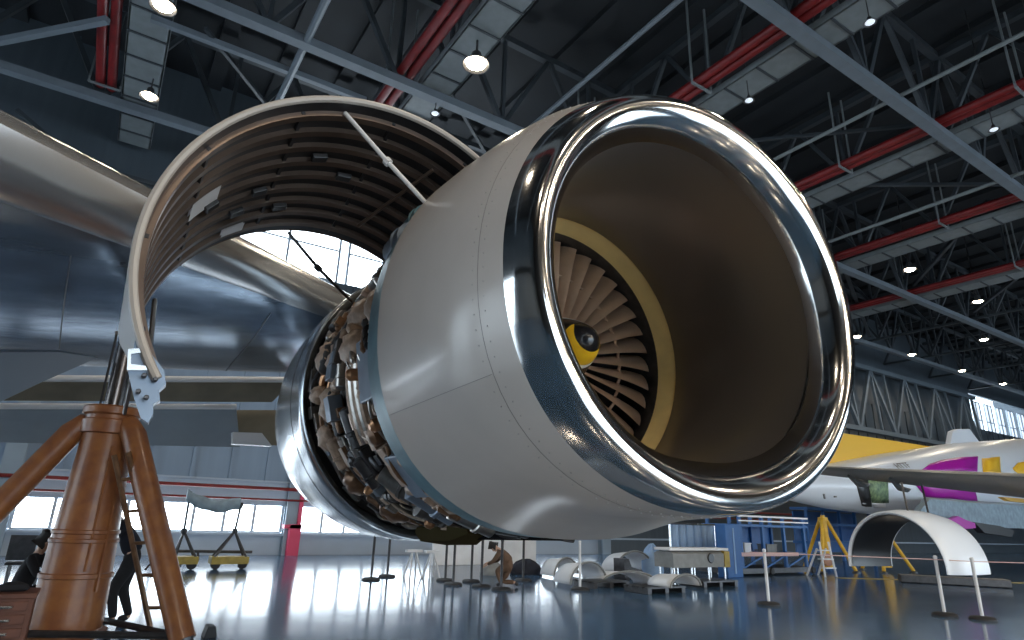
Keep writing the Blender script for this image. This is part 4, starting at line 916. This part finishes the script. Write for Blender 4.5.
q = MB(); a = on_y(1005, 488, 5.6); q.prism([on_y(x, y, 5.5) for x, y in ((1003, 497), (1040, 500), (1040, 504), (1010, 501))], (0, 0.1, 0)); q.build('yellow_wing_mark', X['livyel'], gwm, False)
CC = V((12.85, 6.45, 0.74)); CD = nrm((0.988, -0.156, 0)); CU = V((-CD[1], CD[0], 0))*-1.0
def cp_(l, th, r): return CC+CD*l+CU*(r*math.cos(th))+V((0, 0, r*math.sin(th)))
for (a0, a1, nm) in ((R(88), R(184), 'b'), (R(-4), R(88), 'a')):
    n = 26; q = MB()
    prof = [(0.0, 0.93), (-0.03, 0.96), (0.0, 0.99), (0.4, 1.03), (0.8, 1.02), (1.2, 0.96), (1.2, 0.92), (0.8, 0.98), (0.4, 0.99), (0.0, 0.93)]
    q.rings([[cp_(l, a0+(a1-a0)*i/n, r) for i in range(n+1)] for l, r in prof], False, False); o = q.build('open_cowl', X['planewht'], gw, sharp=50)
    q = MB(); q.rings([[cp_(l, a0+(a1-a0)*i/n, r-0.012) for i in range(n+1)] for l, r in ((0.03, 0.93), (0.4, 0.985), (0.8, 0.975), (1.16, 0.92))], False, False); q.build('cowl_lining', X['black'], o)
for l in (0.35, 0.95):
    q = MB(); q.tube([cp_(l, R(80), 0.99), cp_(l+0.2, R(90), 1.55)], 0.02, 6); q.build('hold_open_strut', X['darksteel'], gw)

# ------------------------------------------------------------------ blue docking and benches in the middle distance
DY = 12.7
def dk_(px, py, y=DY): return on_y(px, py, y)
t = empty('docking_platform', (dk_(765, 575)[0], DY, 0), 'blue steel docking platform with two decks left of the yellow jack', 'platform')
xa, xb = dk_(742, 560)[0], dk_(806, 560)[0]; zd = dk_(765, 554)[2]; zt2 = dk_(765, 526)[2]; zr = dk_(765, 517)[2]
for x in np.linspace(xa, xb, 4):
    for yy in (DY, DY+1.2):
        q = MB(); q.box((x, yy, zr/2+0.05), (0.09, 0.09, zr-0.1)); q.build('post', X['blue'], t, False)
x0d = dk_(722, 554)[0]
q = MB(); q.box(((x0d+xb)/2, DY+0.55, zd), (xb-x0d-0.1, 1.3, 0.07)); dkk = q.build('lower_deck', X['blue'], t, False)
q = MB(); q.box(((x0d+xb)/2-0.3, DY-0.13, zd), (xb-x0d-0.6, 0.05, 0.11)); q.build('deck_edge', X['tape'], dkk, False)
q = MB(); q.box(((xa+xb)/2, DY+0.6, zt2), (xb-xa+0.4, 1.3, 0.07)); dku = q.build('upper_deck', X['blue'], t, False)
q = MB(); q.box(((xa+xb)/2, DY-0.1, zr), (xb-xa+0.3, 0.05, 0.05)); q.box(((xa+xb)/2, DY-0.1, (zr+zt2)/2), (xb-xa+0.3, 0.04, 0.04)); q.build('guard_rail', X['white'], dku, False)
for i in range(3):
    a = xa+(xb-xa)*(i+0.04)/3; b = xa+(xb-xa)*(i+0.96)/3; q = MB(); q.box(((a+b)/2, DY+1.25, (zd+zt2)/2+0.02), (b-a, 0.03, zt2-zd-0.12)); q.build('back_panel', X['blue'], t, False)
    q = MB(); q.bar((a, DY, 0.2), (b, DY, zd-0.05), 0.05); q.build('brace', X['blue'], t, False)
q = MB(); q.box(((x0d+xb)/2+0.2, DY+0.5, 0.13), (xb-x0d, 1.3, 0.14)); q.build('skid_base', X['darksteel'], t, False)
for x in (x0d+0.3, xb+0.1, (x0d+xb)/2):
    q = MB(); q.lathe([(0.09, -0.04), (0.11, 0), (0.09, 0.04)], (x, DY-0.15, 0.11), (0, 1, 0), 14); q.build('wheel', X['rubber'], t)
for (px, py, w, h, m, lb) in ((737, 546, 0.35, 0.42, 'green', 'greenish crate on the blue docking beside the blue pillar'), (752, 549, 0.30, 0.25, 'paleskin', 'white crate on the blue docking right of the greenish one'), (776, 549, 0.5, 0.22, 'grey', 'grey crate on the blue docking, rightmost on its lower deck')):
    x = dk_(px, 552)[0]; q = MB(); q.box((x, DY+0.3, zd+0.035+h/2), (w, 0.35, h)); o = tag(q.build('crate', X[m], None, False, bev=0.012), lb, 'crate')
    q = MB(); q.box((x, DY+0.3, zd+0.045+h), (w+0.03, 0.38, 0.03)); q.build('lid', X[m], o, False)
x0, x1 = dk_(713, 550)[0], dk_(728, 550)[0]
q = MB(); q.box(((x0+x1)/2, DY-0.3, dk_(720, 524)[2]/2), (x1-x0, 0.35, dk_(720, 524)[2])); o = tag(q.build('blue_pillar', X['blue'], None, False, bev=0.015), 'tall bright blue pillar at the left end of the docking', 'pillar')
q = MB(); q.box(((x0+x1)/2, DY-0.48, dk_(720, 524)[2]/2), (0.06, 0.02, dk_(720, 524)[2]-0.2)); q.build('edge_strip', X['palebl'], o, False)
a, b = dk_(672, 549, 13.4), dk_(714, 526, 13.4); q = MB()
rows = [[V((a[0]+(b[0]-a[0])*i/30, 13.4+0.05*math.sin(i*1.3), z)) for i in range(31)] for z in (0.5, b[2])]
q.rings(rows, False, False); o = q.build('screen_curtain', X['palebl']); tag(o, 'pale blue screen curtain behind the grey bench', 'curtain'); md = o.modifiers.new('thick', 'SOLIDIFY'); md.thickness = 0.02
q = MB(); q.tube([(a[0]-0.1, 13.4, b[2]+0.03), (b[0]+0.1, 13.4, b[2]+0.03)], 0.03, 8); q.build('curtain_rail', X['steel'], o)
for x in (a[0]-0.05, b[0]+0.05):
    q = MB(); q.tube([(x, 13.4, 0), (x, 13.4, b[2]+0.03)], 0.03, 8); q.build('stand_pole', X['steel'], o)
# second docking stand behind the yellow jack
a, b = on_y(806, 512, 17.5), on_y(868, 512, 17.5)
t = empty('access_stand', ((a[0]+b[0])/2, 17.5, 0), 'blue access stand behind the yellow jack under the white airliner tail', 'stand')
h = b[2]
for x in np.linspace(a[0], b[0], 5): 
    q = MB(); q.box((x, 17.5, h/2), (0.12, 0.12, h)); q.build('post', X['blue'], t, False)
for z in (h*0.35, h*0.7, h):
    q = MB(); q.box(((a[0]+b[0])/2, 17.8, z), (b[0]-a[0]+0.2, 0.9, 0.12)); q.build('deck', X['blue'], t, False)
q = MB(); q.box(((a[0]+b[0])/2, 18.2, h*0.55), (b[0]-a[0], 0.05, h*0.8)); q.build('back_panel', X['blue'], t, False)
# grey equipment bench on legs
BY = on_z(690, 585, 0)[1]
a, b = on_y(664, 567, BY), on_y(719, 551, BY)
t = empty('equipment_bench', ((a[0]+b[0])/2, BY, 0), 'long grey equipment bench on thin legs left of the blue pillar', 'bench')
q = MB(); q.rings([[V((x, yy, z)) for yy, z in ((BY-0.3, a[2]), (BY+0.3, a[2]), (BY+0.3, b[2]-0.05), (BY+0.2, b[2]), (BY-0.2, b[2]), (BY-0.3, b[2]-0.05))] for x in (a[0], b[0])]); o = q.build('case_body', X['grey'], t, False)
q = MB(); q.box((b[0]-0.1, BY, (a[2]+b[2])/2), (0.2, 0.64, b[2]-a[2]+0.02)); q.build('yellow_end', X['dullyellow'], o, False, bev=0.01)
q = MB(); q.lathe([(0.10, -0.02), (0.12, 0), (0.08, 0.02)], (a[0]+(b[0]-a[0])*0.65, BY-0.31, (a[2]+b[2])/2+0.03), (0, 1, 0), 16); q.build('black_port', X['black'], o)
q = MB(); q.box(((a[0]+b[0])/2, BY, b[2]+0.05), (b[0]-a[0]+0.1, 0.5, 0.06)); q.build('white_cover', X['paleskin'], t, False, bev=0.01)
for x in np.linspace(a[0]+0.1, b[0]-0.1, 4):
    for yy in (-0.22, 0.22):
        q = MB(); q.tube([(x, BY+yy, 0), (x, BY+yy, a[2])], 0.025, 6); q.build('leg', X['steel'], t)
# pallets and dismounted white panels
def pallet(px0, px1, py, lb):
    a, b = on_z(px0, py, 0), on_z(px1, py, 0); t = empty('pallet', ((a[0]+b[0])/2, a[1]+0.35, 0), lb, 'pallet', 'low dark pallets on the floor')
    for i in range(5):
        q = MB(); q.box(((a[0]+b[0])/2, a[1]+0.06+0.15*i, 0.12), (b[0]-a[0], 0.11, 0.03)); q.build('plank', X['darksteel'], t, False)
    for f in (0.06, 0.5, 0.94):
        q = MB(); q.box((a[0]+(b[0]-a[0])*f, a[1]+0.36, 0.055), (0.10, 0.7, 0.10)); q.build('bearer', X['darksteel'], t, False)
    return a, b
pallet(594, 640, 589, 'low dark pallet carrying white panels, left of the grey bench'); pallet(648, 700, 595, 'low dark pallet in front of the grey bench'); pallet(704, 752, 588, 'low dark pallet right of the bench, before the blue pillar')
def shell(px0, px1, py, h, y, lb, turn=0.0, m='paleskin'):
    a, b = on_y(px0, py, y), on_y(px1, py, y); r = (b[0]-a[0])/2; c = (a+b)/2; z0 = max(0.0, a[2]); rows = []
    for l in np.linspace(-0.35, 0.35, 5):
        rows.append([V((c[0]+r*math.cos(th)*(1-0.2*l), y+l+turn*math.cos(th), z0+h*math.sin(th)*(1-0.25*l))) for th in np.linspace(0.04, PI-0.04, 17)])
    q = MB(); q.rings(rows, False, False); o = q.build('cowl_panel', X[m]); md = o.modifiers.new('thick', 'SOLIDIFY'); md.thickness = 0.04; tag(o, lb, 'cowl panel')
    rib = MB(); rib.tube([p+V((0, -0.02, 0)) for p in rows[0]], 0.025, 6); rib.build('panel_rim', X['grey'], o); return o
shell(556, 600, 583, 0.42, 11.9, 'white curved cowl panel lying by the white barrier post under the cowl', 0.2); shell(598, 640, 585, 0.28, on_z(617, 586, 0)[1]+0.35, 'low white curved cowl panel lying on the leftmost dark pallet', -0.2)
shell(600, 650, 572, 0.50, 13.6, 'large white cowl panel behind the leftmost pallet', 0.3); shell(655, 690, 586, 0.22, on_z(672, 596, 0)[1]+0.42, 'small white cowl panel lying on the pallet in front of the grey bench', 0.1); shell(540, 575, 575, 0.4, 14.0, 'white cowl panel farthest back, behind the barrier posts', 0.3)
c = on_z(645, 581, 0); t = empty('equipment_cradle', (c[0], c[1]+0.5, 0), 'dark angular equipment cradle between the white panels and the bench', 'cradle')
q = MB(); q.prism([V((c[0]-0.35, c[1]+0.35, 0.05)), V((c[0]+0.45, c[1]+0.35, 0.05)), V((c[0]+0.25, c[1]+0.35, 0.22)), V((c[0]-0.1, c[1]+0.35, 0.30)), V((c[0]-0.2, c[1]+0.35, 0.5)), V((c[0]-0.36, c[1]+0.35, 0.5))], (0, 0.4, 0)); q.build('cradle_body', X['darksteel'], t, False)
for x in (-0.28, 0.35):
    q = MB(); q.box((c[0]+x, c[1]+0.55, 0.03), (0.08, 0.44, 0.06)); q.build('foot', X['rubber'], t, False)
sack(653, 575, 0.28, 0.3, 0.75, 'palebl', 'tall blue covered bundle left of the grey bench', 'bundle', 'covered_bundle')
# yellow jacks at the right
def small_jack(px, py, apx, apy, m, lb, wheel=True):
    c = on_z(px, py, 0); ap = on_y(apx, apy, c[1]); t = empty('yellow_jack', c, lb, 'jack', 'yellow tripod jacks at the right'); h = ap[2]; cx = c[0]
    q = MB(); q.lathe([(0.16, 0.15), (0.15, h*0.6), (0.13, h*0.62), (0.12, h*0.9), (0.16, h*0.91), (0.16, h*0.97), (0.07, h*0.98), (0.07, h+0.02)], (cx, c[1], 0), (0, 0, 1), 18); q.build('column', X[m], t)
    for an in (200, 330, 85):
        d = V((math.cos(R(an)), math.sin(R(an)), 0)); q = MB(); f = V((cx, c[1], 0.06))+d*0.95; q.tube([V((cx, c[1], h*0.93))+d*0.12, f], 0.06, 8); lg = q.build('leg', X[m], t)
        q = MB(); q.lathe([(0.13, 0), (0.13, 0.03), (0.05, 0.06)], (f[0], f[1], 0), (0, 0, 1), 14); q.build('foot_plate', X['darksteel'], lg)
    if wheel:
        q = MB(); q.lathe([(0.12, -0.05), (0.2, -0.04), (0.2, 0.04), (0.12, 0.05)], (cx-0.75, c[1]-0.45, 0.42), (0.3, 1, 0), 18); q.build('hose_reel', X['orange'], t)
    return t
small_jack(829, 572, 826, 516, 'yellow', 'yellow tripod jack right of the blue docking with orange hose reel')
small_jack(888, 572, 892, 528, 'yellow', 'yellow tripod jack seen through the raised white cowl', False)
# white step ladder beside the yellow jack
c = on_z(831, 577, 0); t = empty('step_stand', c, 'small white step stand in front of the yellow jack', 'steps')
for x in (-0.3, 0.3):
    q = MB(); q.tube([(c[0]+x, c[1], 0), (c[0]+x*0.8, c[1]+0.1, 1.0)], 0.035, 6); q.build('rail', X['paleskin'], t); q = MB(); q.tube([(c[0]+x, c[1]+0.6, 0), (c[0]+x*0.8, c[1]+0.2, 0.8)], 0.03, 6); q.build('rear_leg', X['paleskin'], t)
for i in range(3):
    q = MB(); q.box((c[0], c[1]+0.05+0.05*i, 0.25+0.25*i), (0.56-0.03*i, 0.2, 0.03)); q.build('step', X['paleskin'], t, False)
# floor line and low barrier at the right
a, b = on_z(838, 578, 0), on_z(1060, 584, 0); q = MB(); q.bar(a+V((0, 0, 0.004)), b+V((0, 0, 0.004)), 0.25, 0.008); struct(q, 'trim_2', X['dullyellow'], 'worn yellow line on the floor below the raised white cowl', 'floor line')
a, b = on_z(900, 582, 0), on_z(1010, 588, 0); q = MB(); q.bar(a+V((0, 0, 0.11)), b+V((0, 0, 0.11)), 0.45, 0.2); o = q.build('floor_skid', X['darksteel'], None, False, bev=0.02); tag(o, 'long dark skid on the floor below the raised white cowl', 'skid')
for f in (0.1, 0.5, 0.9):
    p = a+(b-a)*f; q = MB(); q.box(p+V((0, 0, 0.01)), (0.12, 0.5, 0.02)); q.build('runner', X['rubber'], o, False)
